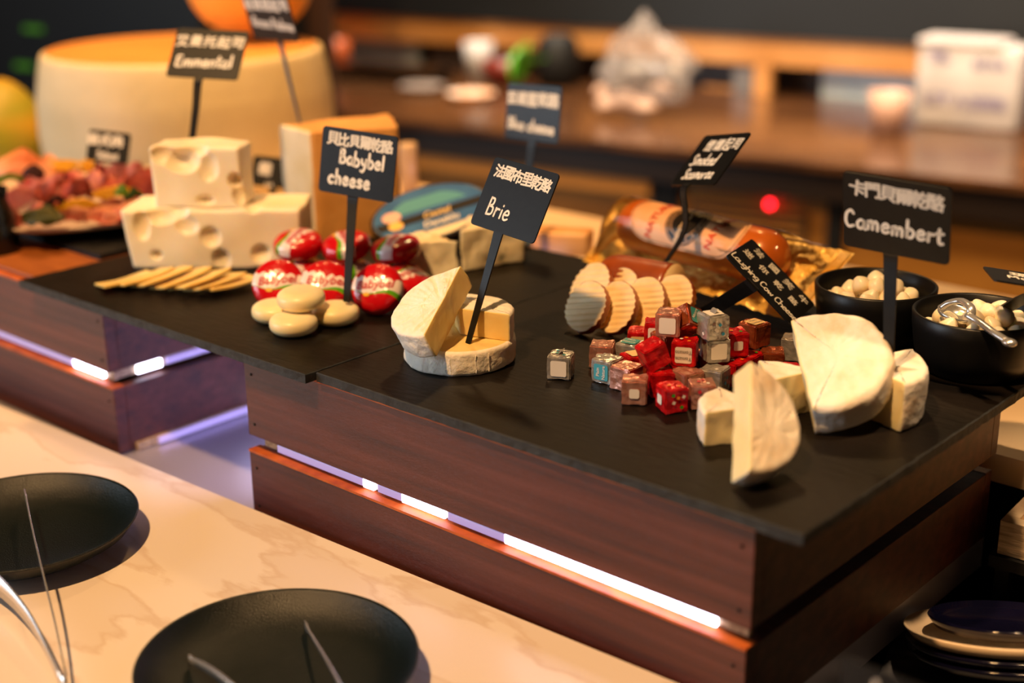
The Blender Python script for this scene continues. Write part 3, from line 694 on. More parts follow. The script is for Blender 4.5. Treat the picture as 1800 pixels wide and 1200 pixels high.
def foil_cube(i, kind, u, v, lev, yaw, lab, labels=(), tilt=0., troll=0., conf=None, dz=0., tab=False):
    key = kind
    me = cubes_me[i % 5].copy(); me.materials.clear(); me.materials.append(foils[kind])
    M = Matrix.Translation(P(u, v, cs/2+.0004+lev*(cs+.0004)+dz)) @ Matrix.Rotation(PSI+rad(yaw), 4, 'Z') @ Matrix.Rotation(rad(troll), 4, 'Y') @ Matrix.Rotation(rad(tilt), 4, 'X')
    t = thing('cheese_cube', lab, 'cheese cube', mw=M, group='foil wrapped cheese cubes'); 
    w_ = obj('foil_wrapper', me, None, t, smooth=False)
    for face, col, txt, rot in labels:
        bm = rrect(cs*.68, cs*.68) if not txt or txt != '~' else rrect(cs*.4, cs*.4)
        bmesh.ops.transform(bm, matrix=FR[face] @ Matrix.Translation((0, 0, cs/2+.0006)), verts=bm.verts)
        lo = obj('sticker', bm, {'w': lab_w, 'b': lab_b, 't': lab_t, 'c': lab_c}[col], t, smooth=False)
        if txt and txt != '~':
            b2 = bmesh.new()
            for k_, wd in enumerate(txt.split('/')): merge(b2, text_bm(wd, .0034, .00005), Matrix.Translation((0, .0022-.0044*k_, 0)))
            bmesh.ops.transform(b2, matrix=FR[face] @ Matrix.Rotation(rad(rot), 4, 'Z') @ Matrix.Translation((0, 0, cs/2+.0009)), verts=b2.verts)
            obj('lettering', b2, lab_w if col in 'bt' else grey_ink, t, smooth=False)
    if conf:
        for face, ds in conf:
            rnd = random.Random(i)
            for k_, d in enumerate(ds):
                bm = rrect(.0021, .0021, .0001); x, y = [(.003, -.004), (-.0025, -.0005), (.0005, .0025), (-.003, .0045), (.0042, .003), (-.001, -.005)][k_ % 6]
                bmesh.ops.transform(bm, matrix=FR[face] @ Matrix.Translation((x, y, cs/2+.00075)) @ Matrix.Rotation(rnd.uniform(0, 1.5), 4, 'Z'), verts=bm.verts)
                obj('printed_square', bm, cf[d], t, smooth=False)
    if tab:
        bm = bmesh.new(); bmesh.ops.create_grid(bm, x_segments=4, y_segments=2, size=.0022)
        for q in bm.verts: q.co.y *= 1.5; q.co.z = cs/2+.0016+.0015*sin(q.co.x*900)
        obj('wrapper_fold', bm, foils['silver'] if kind == 'silver' else lab_w, t, smooth=False)
    return t
CB = [
 ('silver', 986, 641, 0, -14, 'silver cheese cube standing alone left of the pile', [('f', 'w', '', 0)], dict(conf=[('t', 'ttwb')], tab=True)),
 ('rose', 1059, 622, 0, -12, 'rose foil cube at the left end of the pile, behind the blue-labelled one', [('f', 'w', '~', 0)], {}),
 ('silver', 1068, 648, 0, -36, 'silver cube with a blue front label at the left of the pile', [('f', 'b', 'Plain/Nature', 90)], {}),
 ('rose', 1101, 661, 0, -42, 'crumpled rose cube between the blue-labelled one and the front rose one', [], dict(tab=False)),
 ('rose', 1116, 684, 0, -8, 'front left rose cube with a pale foil strip', [('f', 'w', '~', 0)], {}),
 ('red', 1181, 698, 0, 18, 'frontmost red cube with green printed squares', [('l', 'w', '~', 0)], dict(conf=[('f', 'gwogw'), ('t', 'oo')])),
 ('rose', 1234, 692, 0, 2, 'front right rose cube touching the pale camembert wedge', [], dict(conf=[('f', 'rrwr'), ('t', 'wrr')])),
 ('silver', 1108, 620, 0, -30, 'silver cube with a teal top label at the back left of the pile', [('t', 't', 'Plain/Nature', 0)], {}),
 ('red', 1148, 622, 1, 20, 'red cube tipped on its side near the middle of the pile', [('r', 'c', '', 0)], dict(troll=-22, dz=.001)),
 ('red', 1117, 641, 0, 25, 'red cube with a cream top label under the tipped one', [('t', 'c', '', 0)], dict(dz=.001)),
 ('red', 1124, 598, 0, -10, 'red cube at the back left beside the ridged slices', [('f', 'c', '', 0)], {}),
 ('red', 1154, 583, 1, -8, 'red cube with a white label, tucked left under the topmost rose cube', [('f', 'w', '', 0)], {}),
 ('rose', 1176, 566, 2, -14, 'topmost rose cube at the left peak of the pile', [('f', 'w', '', 0)], {}),
 ('copper', 1207, 563, 2, 35, 'tipped copper cube with a teal label right of the topmost rose cube', [('f', 't', 'Nature', 60)], dict(tilt=-38, troll=28)),
 ('red', 1204, 617, 1, -14, 'red cube with a large white label in the middle of the pile', [('f', 'w', 'Tomate/Tomato', 180)], dict(conf=[('t', 'owo')])),
 ('copper', 1171, 604, 1, -55, 'copper cube with a gold label behind the tipped red one', [('f', 'c', '', 0)], dict(dz=-.004)),
 ('silver', 1253, 571, 2, 22, 'silver cube with blue squares at the right peak of the pile', [('t', 'w', '', 0)], dict(conf=[('f', 'bwb'), ('l', 'w')], tab=True)),
 ('silver', 1257, 611, 1, 10, 'silver cube with a white front label under the right peak', [('f', 'w', '', 0)], {}),
 ('red', 1290, 652, 0, 40, 'red cube with printed top squares behind the front camembert half', [], dict(conf=[('t', 'owo')])),
 ('silver', 1256, 666, 0, -32, 'silver cube with teal squares right of the front red one', [], dict(conf=[('r', 'tbt'), ('t', 'w'), ('f', 'tt')])),
 ('red', 1161, 671, 0, 5, 'red cube right behind the front rose cube', [], {}),
 ('copper', 1150, 647, 0, 20, 'copper cube low in the middle of the pile', [], {}),
 ('rose', 1209, 670, 0, 30, 'rose cube low between the two front red and rose ones', [], {}),
 ('red', 1203, 643, 0, -20, 'red cube underneath the one with the large white label', [], {}),
 ('red', 1290, 601, 1, 12, 'glossy red cube right of the silver stack', [('f', 'w', '~', 0)], dict(conf=[('t', 'go')])),
 ('copper', 1326, 586, 1, 38, 'copper cube with a cream top label at the back right', [('t', 'c', 'Ham/Jambon', 0)], {}),
 ('copper', 1356, 634, 0, -8, 'copper cube with a cream side label at the right end of the pile', [('r', 'c', 'Ham', 90)], {}),
 ('red', 1315, 640, 0, 48, 'red cube with green squares under the copper one at the right', [], dict(conf=[('t', 'gw')])),
 ('copper', 1246, 636, 0, 10, 'copper cube at the bottom under the silver stack', [], {}),
 ('silver', 1396, 610, 0, -20, 'gold-tinted silver cube half hidden behind the largest camembert half', [], {}),
 ('red', 1386, 664, 0, 5, 'red cube squeezed between the wedges and the largest camembert half', [], {}),
 ('red', 1300, 622, 0, 5, 'red cube buried at the bottom of the back right', [], {}),
]
for i, (k, u, v, lev, yaw, lab, lbs, kw) in enumerate(CB): foil_cube(i, k, u, v, lev, yaw, lab, lbs, **kw)

# ------------------------------------------------------------------ smoked cheese
# cut log + crinkle slices
a_ = P(1072, 520, .019); b_ = P(1205, 545, .019)
X = (b_-a_); X.z = 0; LL = X.length; X.normalize()
bm = bmesh.new(); nseg = 14; rings = []
for i in range(nseg+1):
    s = i/nseg; rr = .0205*min(1, math.sqrt(max(0, 1-((max(0, .25-s))/.25)**2*.75)))
    rings.append([bm.verts.new((s*LL, rr*cos(2*pi*k/36), rr*sin(2*pi*k/36))) for k in range(36)])
for r1, r2 in zip(rings, rings[1:]):
    for k in range(36): bm.faces.new([r1[k], r1[(k+1) % 36], r2[(k+1) % 36], r2[k]])
bm.faces.new(rings[0]); f = bm.faces.new(rings[-1][::-1]); f.material_index = 1
bmesh.ops.recalc_face_normals(bm, faces=bm.faces)
lg = obj('smoked_cheese_log', bm, [scam_r, scam_i], label='unwrapped brown smoked cheese log lying behind the ridged slices', cat='cheese')
lp = P(1056, 487, .0205)
lg.matrix_world = Matrix.Translation((lp.x, lp.y, .0207)) @ Matrix.Rotation(math.atan2(X.y, X.x), 4, 'Z')
SL = [(1040, 508, .0205, 'back left ridged smoked cheese slice behind the first one'), (1090, 515, .0195, 'ridged smoked slice peeking between the second and third ones'),
      (1033, 540, .0200, 'foremost ridged smoked cheese slice at the left'), (1084, 541, .0200, 'second ridged smoked cheese slice from the left'),
      (1133, 536, .0208, 'third ridged smoked cheese slice, the broadest in front'), (1182, 532, .0208, 'rightmost ridged smoked cheese slice next to the foil cubes')]
for i, (u, v, r_, lab) in enumerate(SL):
    out = []
    for k in range(110):
        th = 2*pi*k/110; rr = r_*(1+.03*sin(th*2+i)); out.append((rr*cos(th)*.92, rr*sin(th)*1.06, 0))
    bm = slab(out, .0058, .0004, 40+i, .0002, 60, rings=14, capmat=(1, 1), crink=.00075)
    o = obj('smoked_cheese_slice', bm, [scam_r, scam_i], label=lab, cat='cheese slice', group='ridged slices of smoked cheese')
    rest(o, u, v, cv(-.62+.02*i, .34, .68), cv(-.05, 1, 0))
# packaged log
LLc = P(1024, 458, .006); LRc = P(1392, 566, .006)
X = (LRc-LLc).normalized(); Yh = V((-X.y, X.x, 0)); tl_ = rad(30); Y = Yh*cos(tl_)+V((0, 0, 1))*sin(tl_); Z = X.cross(Y)
PL = (LRc-LLc).length; PW = .082
mwp = Matrix(((X.x, Y.x, Z.x, LLc.x), (X.y, Y.y, Z.y, LLc.y), (X.z, Y.z, Z.z, LLc.z), (0, 0, 0, 1)))
t = thing('smoked_cheese_pack', 'whole smoked cheese log sealed in a clear and gold foil pouch', 'packaged cheese', mw=mwp)
gold = mat('gold_foil', '#ffcf5a', .24, .28, '#ffe49a', 30, 4, .003, 140)
film = bpy.data.materials.new('clear_film'); film.use_nodes = True; _n = film.node_tree.nodes; _l = film.node_tree.links; _n.clear()
_o = _n.new('ShaderNodeOutputMaterial'); _m = _n.new('ShaderNodeMixShader'); _t = _n.new('ShaderNodeBsdfTransparent'); _g = _n.new('ShaderNodeBsdfGlossy'); _f = _n.new('ShaderNodeFresnel')
_t.inputs[0].default_value = (1, .93, .78, 1); _g.inputs['Roughness'].default_value = .12; _f.inputs[0].default_value = 1.27
_l.new(_f.outputs[0], _m.inputs[0]); _l.new(_t.outputs[0], _m.inputs[1]); _l.new(_g.outputs[0], _m.inputs[2]); _l.new(_m.outputs[0], _o.inputs[0])
def sheet(fz, nu=90, nv=30, mi=0, amp=.0012, inset=0.):
    bm = bmesh.new(); g = []
    for i in range(nu+1):
        row = []
        for j in range(nv+1):
            s, tt = i/nu, j/nv; x = inset+s*(PL-2*inset); y = tt*PW
            taper = .006*sin(pi*s); y = taper*.5+(PW-taper)*tt
            e = 1-min(1, abs(s-.5)*2.0)
            am = amp*min(1, 12*min(s, 1-s)+.1)
            z = fz(s, tt)+am*(nz((x, y, 0), 70, mi)+.6*nz((x, y, 0), 190, mi+2))
            row.append(bm.verts.new((x, y, z)))
        g.append(row)
    for i in range(nu):
        for j in range(nv): bm.faces.new([g[i][j], g[i+1][j], g[i+1][j+1], g[i][j+1]])
    return bm
LR_ = .0225; yc = PW*.50; x0, x1 = PL*.135, PL*.83
def bulge(s, tt):
    x = s*PL; y = tt*PW; k = 1.0
    if x < x0: k = max(0, 1-((x0-x)/(PL*.11))**2)**.5 if x > x0-PL*.11 else 0
    if x > x1: k = max(0, 1-((x-x1)/(PL*.13))**2)**.5 if x < x1+PL*.13 else 0
    d = abs(y-yc); w2 = PW/2
    if d < LR_*.85: h = LR_*.75+math.sqrt(max(0, LR_**2-d*d))
    else:
        q = LR_*.85; hq = LR_*.75+math.sqrt(LR_**2-q*q); h = hq*max(0, (w2-d)/(w2-q))**1.2
    return k*(h+.0012)
obj('foil_back', sheet(lambda s, tt: -.0005+.0015*sin(tt*pi)*0, amp=.0034, mi=1, nu=150, nv=50), gold, t, label='gold foil back')
obj('clear_front', sheet(lambda s, tt: .0009+bulge(s, tt), amp=.0010, mi=5), film, t, label='clear film front')
bm = bmesh.new()
for i in range(14):
    pass
for sx in (0, 1):
    for i in range(7):
        x = (.001+i*.0014) if not sx else PL-.001-i*.0014
        obj('crimp_ridge', bx(x-.0003, x+.0003, .003, PW-.003, .0008, .0022), gold, t, smooth=False)
bm = bmesh.new(); rings = []; ns = 40
for i in range(ns+1):
    s = i/ns; x = x0-.008+(x1-x0+.016)*s; e = min(s, 1-s)*ns/5
    rr = LR_*(math.sqrt(max(0.02, 1-(1-min(1, e))**2)))
    rings.append([bm.verts.new((x, yc+rr*cos(2*pi*k/40), LR_*.75+rr*sin(2*pi*k/40))) for k in range(40)])
for r1, r2 in zip(rings, rings[1:]):
    for k in range(40): bm.faces.new([r1[k], r1[(k+1) % 40], r2[(k+1) % 40], r2[k]])
bm.faces.new(rings[0]); bm.faces.new(rings[-1][::-1]); bmesh.ops.recalc_face_normals(bm, faces=bm.faces)
obj('cheese_log', bm, mat('smoked_log', '#b85a1c', .3, 0, '#c8702c', 14, 3, coat=.4), t)
def cyl(bm, dr):     # wrap flat (x along the log, y across) onto the log surface, centre angle th0
    for v in bm.verts:
        th = rad(97) - v.co.y/LR_; x = v.co.x+(x0+x1)/2-.002
        v.co = V((x, yc+(LR_+dr)*cos(th), LR_*.75+(LR_+dr)*sin(th)))
    return bm
def flat_shape(pts, grid=.0025):
    bm = bmesh.new(); f = bm.faces.new([bm.verts.new((x, y, 0)) for x, y in pts]); 
    lo, hi = -.03, .03
    k = lo
    while k < hi:
        g = bm.verts[:]+bm.edges[:]+bm.faces[:]; bmesh.ops.bisect_plane(bm, geom=g, plane_co=(0, k, 0), plane_no=(0, 1, 0)); k += grid
    return bm
def stadium(L, Wd, n=16):
    r = Wd/2; return [(L/2-r+r*cos(rad(-90+180*k/n)), r*sin(rad(-90+180*k/n))) for k in range(n+1)]+[(-L/2+r+r*cos(rad(90+180*k/n)), r*sin(rad(90+180*k/n))) for k in range(n+1)]
lm = mat('pink_paper_label', '#e8b795', .5, 0, '#efc6a8', 30, 3)
lb = obj('label', cyl(flat_shape(stadium(.122, .050)), .0004), lm, t, label='pink paper label')
bm = bmesh.new()
o_, i_ = stadium(.1185, .0465, 30), stadium(.1175, .0455, 30)
ov = [bm.verts.new((x, y, 0)) for x, y in o_]; iv = [bm.verts.new((x, y, 0)) for x, y in i_]
for k in range(len(ov)): bm.faces.new([ov[k], ov[(k+1) % len(ov)], iv[(k+1) % len(iv)], iv[k]])
obj('label_outline', cyl(bm, .0007), mat('brown_ink', '#5a2f26', .5), lb)
obj('label_emblem', cyl(flat_shape([(.021*cos(2*pi*k/40), .021*sin(2*pi*k/40)) for k in range(40)]), .0008), mat('emblem_black', '#1d1a1c', .4), lb, label='round black emblem')
bm = bmesh.new(); 
def ringb(bm, ra, rb):
    a = [bm.verts.new((ra*cos(2*pi*k/48), ra*sin(2*pi*k/48), 0)) for k in range(48)]; b = [bm.verts.new((rb*cos(2*pi*k/48), rb*sin(2*pi*k/48), 0)) for k in range(48)]
    for k in range(48): bm.faces.new([a[k], a[(k+1) % 48], b[(k+1) % 48], b[k]])
ringb(bm, .0198, .0192); ringb(bm, .0145, .0140)
obj('emblem_ring', cyl(bm, .0011), lm, lb)
def rt(s, size, x, rot, off=.0001): 
    b = text_bm(s, size, off); bmesh.ops.transform(b, matrix=Matrix.Translation((x, 0, 0)) @ Matrix.Rotation(rot, 4, 'Z'), verts=b.verts); return cyl(b, .0014)
bm = bmesh.new()
obj('lettering', rt('SRENTORAMMEL', .0056, 0, rad(80), .0002), mat('cream_ink', '#f0d9bc', .5), lb)
b = text_bm('NATUREL', .0098, .0002); bmesh.ops.transform(b, matrix=Matrix.Translation((-.033, 0, 0)) @ Matrix.Rotation(rad(84), 4, 'Z'), verts=b.verts)
b2 = text_bm('NATURE', .0098, .0002); merge(b, b2, Matrix.Translation((.034, 0, 0)) @ Matrix.Rotation(rad(80), 4, 'Z'))
obj('lettering', cyl(b, .0010), mat('orange_ink', '#d8502a', .5), lb)
bm = bmesh.new()
for k, ch in enumerate('NATURLICHER KASE  GERAUCHERT '):
    an = pi/2-2*pi*k/28
    if ch != ' ': merge(bm, text_bm(ch, .0038), Matrix.Translation((.0168*cos(an), .0168*sin(an), 0)) @ Matrix.Rotation(an-pi/2, 4, 'Z'))
obj('small_lettering', cyl(bm, .0011), lm, lb)

# ------------------------------------------------------------------ blue cheese pieces, tub, wedge
blue_r = mat('blue_cheese', '#fff2cf', .6, 0, '#7f866c', 40, 6, .001, 90, lo=.54, hi=.74, c3='#fdeabf', sss=.15)
blue_o = mat('blue_cheese_rind', '#fff0cc', .7, 0, '#f0d098', 26, 5, .0012, 70)
o = obj('blue_cheese_piece', slab(sector_out(.050, 0, 48, 30, 24), .034, .004, 51, .0036, 45, zoff=.017), [blue_o, blue_r], label='smaller blue-veined cheese piece behind the tilted brie half', cat='cheese')
p = P(806, 492, 0); o.location = (p.x, p.y, 0); o.rotation_euler = (0, 0, PSI+rad(138))
o = obj('blue_cheese_piece', slab(sector_out(.062, 0, 55, 30, 24), .036, .006, 53, .0036, 45, zoff=.018), [blue_o, blue_r], label='larger blue-veined cheese piece with a rounded rind behind the Brie card', cat='cheese')
p = P(812, 478, 0); o.location = (p.x, p.y, 0.0002); o.rotation_euler = (0, 0, PSI+rad(30))
tubm = mat('dark_tub', '#2a1d18', .3, spec=.6)
t = thing('blue_cheese_tub', 'oval dark tub with a blue printed lid leaning behind the blue cheese', 'tub')
el = lambda r, k=48: [(r*cos(2*pi*i/k)*1.0, r*sin(2*pi*i/k)*.62) for i in range(k)]
bm = bmesh.new(); rr = []
for s, z in ((.90, -.016), (.97, -.010), (1.0, -.002), (1.03, 0), (1.03, .0015), (.985, .0022)):
    rr.append([bm.verts.new((x, y, z)) for x, y in el(.056*s)])
for r1, r2 in zip(rr, rr[1:]):
    for k in range(48): bm.faces.new([r1[k], r1[(k+1) % 48], r2[(k+1) % 48], r2[k]])
bm.faces.new(rr[0][::-1]); bm.faces.new(rr[-1]); obj('tub_body', bm, tubm, t)
def ell_part(nm, pred_y0, pred_y1, z, m, s=.93):
    bm = bmesh.new(); pts = [(x, y) for x, y in el(.056*s, 90)]
    bm.faces.new([bm.verts.new((x, y, z)) for x, y in pts])
    for yy, sg in ((pred_y0, -1), (pred_y1, 1)):
        g = bm.verts[:]+bm.edges[:]+bm.faces[:]; bmesh.ops.bisect_plane(bm, geom=g, plane_co=(0, yy, 0), plane_no=(0, sg, 0), clear_outer=True)
    return obj(nm, bm, m, lid, smooth=False)
lid = obj('lid', bmesh.new(), None, t)
bm = bmesh.new(); bm.faces.new([bm.verts.new((x, y, .0026)) for x, y in el(.056*.97, 64)]); me = bpy.data.meshes.new('lid'); bm.to_mesh(me); bm.free(); me.materials.append(mat('lid_blue', '#3f78b8', .6, 0, '#2c62a0', 30, 3, spec=.2)); lid.data = me
lid['label'] = 'blue printed lid'
ell_part('lid_band', -.0085, .001, .0029, mat('lid_black', '#1b1a1e', .6, spec=.2), .95)
ell_part('lid_foot', -.04, -.0235, .0029, mat('lid_cream', '#ead9b4', .4), .96)
ell_part('lid_sky', .006, .022, .0029, mat('lid_pale', '#57a0b4', .6, spec=.2), .70)
obj('lettering', (lambda b: (bmesh.ops.translate(b, vec=(.004, -.0040, .0032), verts=b.verts), b)[1])(text_bm('Castel', .0105, .0002, .3)), lab_c, lid, smooth=False)
obj('lettering', (lambda b: (bmesh.ops.translate(b, vec=(.004, -.0155, .0032), verts=b.verts), b)[1])(text_bm('Danablu', .0105, .0002, .3)), lab_w, lid, smooth=False)
for (x, y, r1, m) in ((-.036, .006, .007, mat('lid_pink', '#e0a6a0', .4)), (-.036, -.006, .0055, yel)):
    bm = bmesh.new(); bmesh.ops.create_circle(bm, cap_ends=True, segments=18, radius=r1, matrix=Matrix.Translation((x, y, .0033))); 
    for q in bm.verts: q.co.x = x+(q.co.x-x)*1.3
    obj('lid_print', bm, m, lid, smooth=False)
tub = t
rest(t, 757, 375, cv(-.02, .66, .75), cv(-.34, 1, 0), 0)
# hard cheese wedge
hard_i = mat('hard_cheese', '#dfa762', .6, 0, '#d69a50', 30, 5, .001, 80, sss=.1)
hard_r = mat('hard_cheese_rind', '#e9dcbc', .6, 0, '#dccb9f', 30, 4)
pa = P(503, 412, 0); pbb = P(560, 428, 0); pcc = P(705, 410, 0)
bm = bmesh.new()
fl = [(P(503, 404, 0)), (P(556, 424, 0)), (P(706, 412, 0)), (P(690, 378, 0))]
cx = sum((q.x for q in fl))/4; cy = sum((q.y for q in fl))/4
out = []
for i in range(4):
    a1, b1 = fl[i], fl[(i+1) % 4]; out += line2((a1.x-cx, a1.y-cy), (b1.x-cx, b1.y-cy), 14, 0 if i == 0 else 1)
o = obj('hard_cheese_wedge', slab(out, .103, .003, 61, .0015, 40, zoff=.0515, capmat=(1, 1)), [hard_r, hard_i], label='tall pale orange hard cheese wedge standing behind the slate-blue card', cat='cheese')
o.location = (cx, cy, 0)
# little packs behind
def pack(u, v, w_, h_, d_, lab, m, z=0., yaw=0., dep=None):
    p = P(u, v, z); o = obj('cheese_pack', bx(-w_/2, w_/2, -d_/2, d_/2, 0, h_, bev=.003), m, label=lab, cat='package'); o.location = (p.x, p.y, z); o.rotation_euler = (0, 0, PSI+yaw); return o
pack(985, 442, .060, .022, .03, 'orange and cream package lying behind the slate between the Brie card and the pouch', mat('pack_orange', '#f0a040', .4, 0, '#f3cfa0', 12, 2), ZP+.06, -.3)
pack(905, 432, .030, .018, .02, 'small pale blue wrapper behind the larger blue cheese piece', mat('pack_blue', '#8fb2d8', .4), 0, .3)
pack(720, 340, .020, .060, .02, 'narrow clear jar behind the tall hard cheese wedge', mat('jar_clear', '#cdb089', .3, 0, '#a88a70', 20, 2), ZP+.05)

# ------------------------------------------------------------------ parmesan wheel and its neighbours
wc = P(322, 82, .112); WR = .193
prof = [(0, -.094), (.165, -.094), (.178, -.086), (.190, -.055), (.1955, -.01), (.194, .04), (.188, .075), (.184, .092), (.1815, .0965), (.178, .0975), (0, .0975)]
pp = []
for (r1, z1), (r2, z2) in zip(prof, prof[1:]): pp += [(r1+(r2-r1)*k/3, z1+(z2-z1)*k/3) for k in range(3)]
pp.append(prof[-1])
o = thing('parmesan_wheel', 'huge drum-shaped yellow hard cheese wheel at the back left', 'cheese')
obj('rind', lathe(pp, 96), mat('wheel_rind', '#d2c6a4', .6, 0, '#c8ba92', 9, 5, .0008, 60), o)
obj('lamplit_top', lathe([(0, .0974), (.1765, .0976), (.1770, .0982), (.172, .0986), (.10, .0980), (0, .0980)], 96), mat('wheel_top_lamplit', '#cf9044', .5, 0, '#c07f36', 6, 4, .0006, 60), o, label='flat top face tinted amber for warm lamplight')  # warm lamplight from above is put into the amber of the top
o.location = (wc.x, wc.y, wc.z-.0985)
bmw = bx(-.14, .14, -.14, .14, ZP, wc.z-.0985-.094-.0005, bev=.002)
if wc.z-.0985-.094-ZP > .005:
    ob = obj('wheel_stand', bmw, blk, smooth=False, label='dark stand under the huge hard cheese wheel', cat='stand'); ob.location = (wc.x, wc.y, 0)
t = thing('gouda_ball', 'round golden cheese with a pale green label standing on the huge wheel', 'cheese')
gb = lathe([(0.088*sin(pi*k/20), .084*cos(pi*k/20)) for k in range(21)], 48)
obj('rind', gb, mat('golden_wax', '#ecb457', .45, 0, '#e8a845', 8, 2, coat=.1), t)
bm = bmesh.new(); g = []
for i in range(9):
    row = []
    for j in range(25): 
        al = .36*i/8; be = 2*pi*j/24; row.append(bm.verts.new((.089*sin(al)*cos(be), -.0889*cos(al), .0865*sin(al)*sin(be))))
    g.append(row)
for i in range(8):
    for j in range(24): bm.faces.new([g[i][j], g[i+1][j], g[i+1][j+1], g[i][j+1]])
obj('label', bm, mat('label_green', '#9fc4b0', .5, 0, '#d5e0d0', 40, 2), t, label='pale green round label')
gc = wc+V((-.02, .035, 0)); t.location = (P(444, 70, wc.z).x, P(444, 70, wc.z).y, wc.z+.0865); t.rotation_euler = (rad(-14), 0, PSI-.35)
# green melon + mango left
o = obj('green_melon', lathe([(.058*sin(pi*k/18)*(1+.1*cos(pi*k/18)), -.072*cos(pi*k/18)) for k in range(19)], 40), mat('melon', '#c69a22', .5, 0, '#7f8e1c', 6, 3, st=(1, 1, 3)), label='yellow-green mango-like fruit at the left edge beside the huge wheel', cat='fruit')
p = D(2, 208, 1.95); o.location = (p.x, p.y, ZP+.0725); 

# ------------------------------------------------------------------ meat platter
pc = P(138, 352, .012)
t = thing('meat_platter', 'round beige stoneware platter under the sliced meats at the left', 'platter', (pc.x, pc.y, .002))
obj('dish', lathe([(0, .0), (.10, .0), (.138, .010), (.148, .0145), (.1475, .0165), (.134, .0125), (.10, .004), (0, .0035)], 72), mat('stoneware', '#cbb6a4', .5, 0, '#b59b86', 30, 4), t)
obj('platter_riser', bx(-1.42, -1.10, .668, .92, -.0034, .0016), blk, smooth=False, label='black board under the beige meat platter', cat='board')
obj('wooden_board', bx(-1.49, -1.0925, .60, .922, -.0077, -.0036, bev=.001), mat('orange_board', '#a05a1e', .5, 0, '#8a4815', 12, 5, st=(1, 8, 1)), smooth=False, label='orange-brown board at the left edge in front of the meat riser', cat='board')
hamc = [mat('ham_pink', '#c96f68', .45, 0, '#b4463c', 26, 4, .0006, 80, sss=.2, c3='#d58a80'), mat('ham_red', '#b24a34', .42, 0, '#c9604a', 26, 4, .0006, 80, sss=.2), mat('bacon', '#e6a681', .45, 0, '#b8533a', 24, 3, .0006, 60, sss=.2), mat('salmon_pink', '#ee9c56', .4, 0, '#f3bfa0', 10, 3, sss=.2)]
def meat(u, v, z, m, w_, l_, yaw, curl, lab, seed, tilt=.35, nm='ham_slice'):
    bm = bmesh.new(); g = []; NU, NV = 16, 20
    for i in range(NU+1):
        row = []
        for j in range(NV+1):
            a1, b1 = (i/NU-.5), (j/NV-.5); ed = 1+.08*noise.noise(V((a1*4, b1*4, seed)))
            x = a1*w_*ed*(1-.5*abs(2*b1)**4); y = b1*l_*ed*(1-.4*abs(2*a1)**4)
            zz = curl*(cos(a1*pi*1.6)-.2)+.0035*noise.noise(V((a1*3, b1*5, seed+.5)))+.002*sin(b1*14+seed)
            row.append(bm.verts.new((x, y, zz)))
        g.append(row)
    for i in range(NU):
        for j in range(NV): bm.faces.new([g[i][j], g[i+1][j], g[i+1][j+1], g[i][j+1]])
    r = bmesh.ops.solidify(bm, geom=bm.faces[:], thickness=.0016)
    bmesh.ops.recalc_face_normals(bm, faces=bm.faces)
    o = obj(nm, bm, m, label=lab, cat='sliced meat', group='sliced meats on the platter')
    M = Matrix.Rotation(PSI+rad(yaw), 4, 'Z') @ Matrix.Rotation(tilt, 4, 'X'); o.matrix_world = Matrix.Translation(P(u, v, z)) @ M; return o
MT = [(25, 345, .030, 0, .050, .055, 20, 'pale pink ham fold at the left edge of the platter'), (75, 322, .034, 0, .040, .055, 30, 'pink ham fold behind the left edge one'), (115, 330, .034, 1, .040, .055, 35, 'red ham fold left of the platter centre'),
      (150, 318, .038, 0, .040, .055, 38, 'pink ham fold at the platter centre'), (185, 325, .036, 1, .040, .055, 40, 'red ham fold right of the platter centre'), (212, 302, .044, 0, .040, .055, 42, 'pink ham fold below the small dark card'),
      (245, 312, .042, 1, .040, .055, 42, 'red ham fold beside the holed cheese'), (262, 330, .038, 1, .035, .045, 40, 'dark red ham fold hidden against the holed cheese'),
      (125, 372, .026, 2, .042, .040, 5, 'bacon-like slice at the front middle of the platter'), (185, 372, .028, 2, .045, .045, -15, 'round bacon-like slice at the front right of the platter'), (222, 366, .030, 2, .036, .04, -5, 'small bacon-like slice near the holed block'),
      (12, 385, .024, 1, .036, .03, 0, 'reddish scrap of meat at the front left of the platter'), (70, 378, .022, 0, .036, .03, 10, 'pink scrap of meat at the front of the platter'), (95, 350, .026, 1, .04, .04, 0, 'red slice under the pink folds')]
for i, (u, v, z, mi, w_, l_, yaw, lab) in enumerate(MT):
    if i < 8: w_, l_, yaw = w_*.85, l_*1.25, -112-yaw*.3
    meat(u, v, z, hamc[mi], w_, l_, yaw, .010 if i < 8 else .004, lab, i*1.7, tilt=.12 if i < 8 else .35)
meat(30, 290, .044, hamc[3], .075, .05, 0, .008, 'orange smoked salmon slice at the back left of the platter', 31, nm='salmon_slice')['category'] = 'sliced fish'
meat(75, 300, .042, hamc[3], .05, .04, -10, .006, 'orange smoked salmon slice next to the yellow pepper', 33, nm='salmon_slice')['category'] = 'sliced fish'
ym = mat('yellow_pepper', '#e8b628', .4); gm_ = mat('green_leaf', '#5f8a1c', .5, 0, '#8ab02e', 30, 3); pm = mat('purple_leaf', '#4a1a1c', .5)
def leaf(u, v, z, m, w_, l_, yaw, lab, seed, nm, cat):
    o = meat(u, v, z, m, w_, l_, yaw, .003, lab, seed, nm=nm); o['category'] = cat; o['group'] = 'garnish on the platter'; return o
leaf(110, 292, .046, ym, .05, .02, -5, 'yellow pepper strip along the back of the platter', 41, 'pepper_strip', 'pepper')
leaf(150, 292, .046, ym, .035, .02, -8, 'yellow pepper strip under the small dark card', 42, 'pepper_strip', 'pepper')
leaf(205, 338, .044, ym, .045, .016, 12, 'yellow pepper strip beside the bright green leaf', 43, 'pepper_strip', 'pepper')
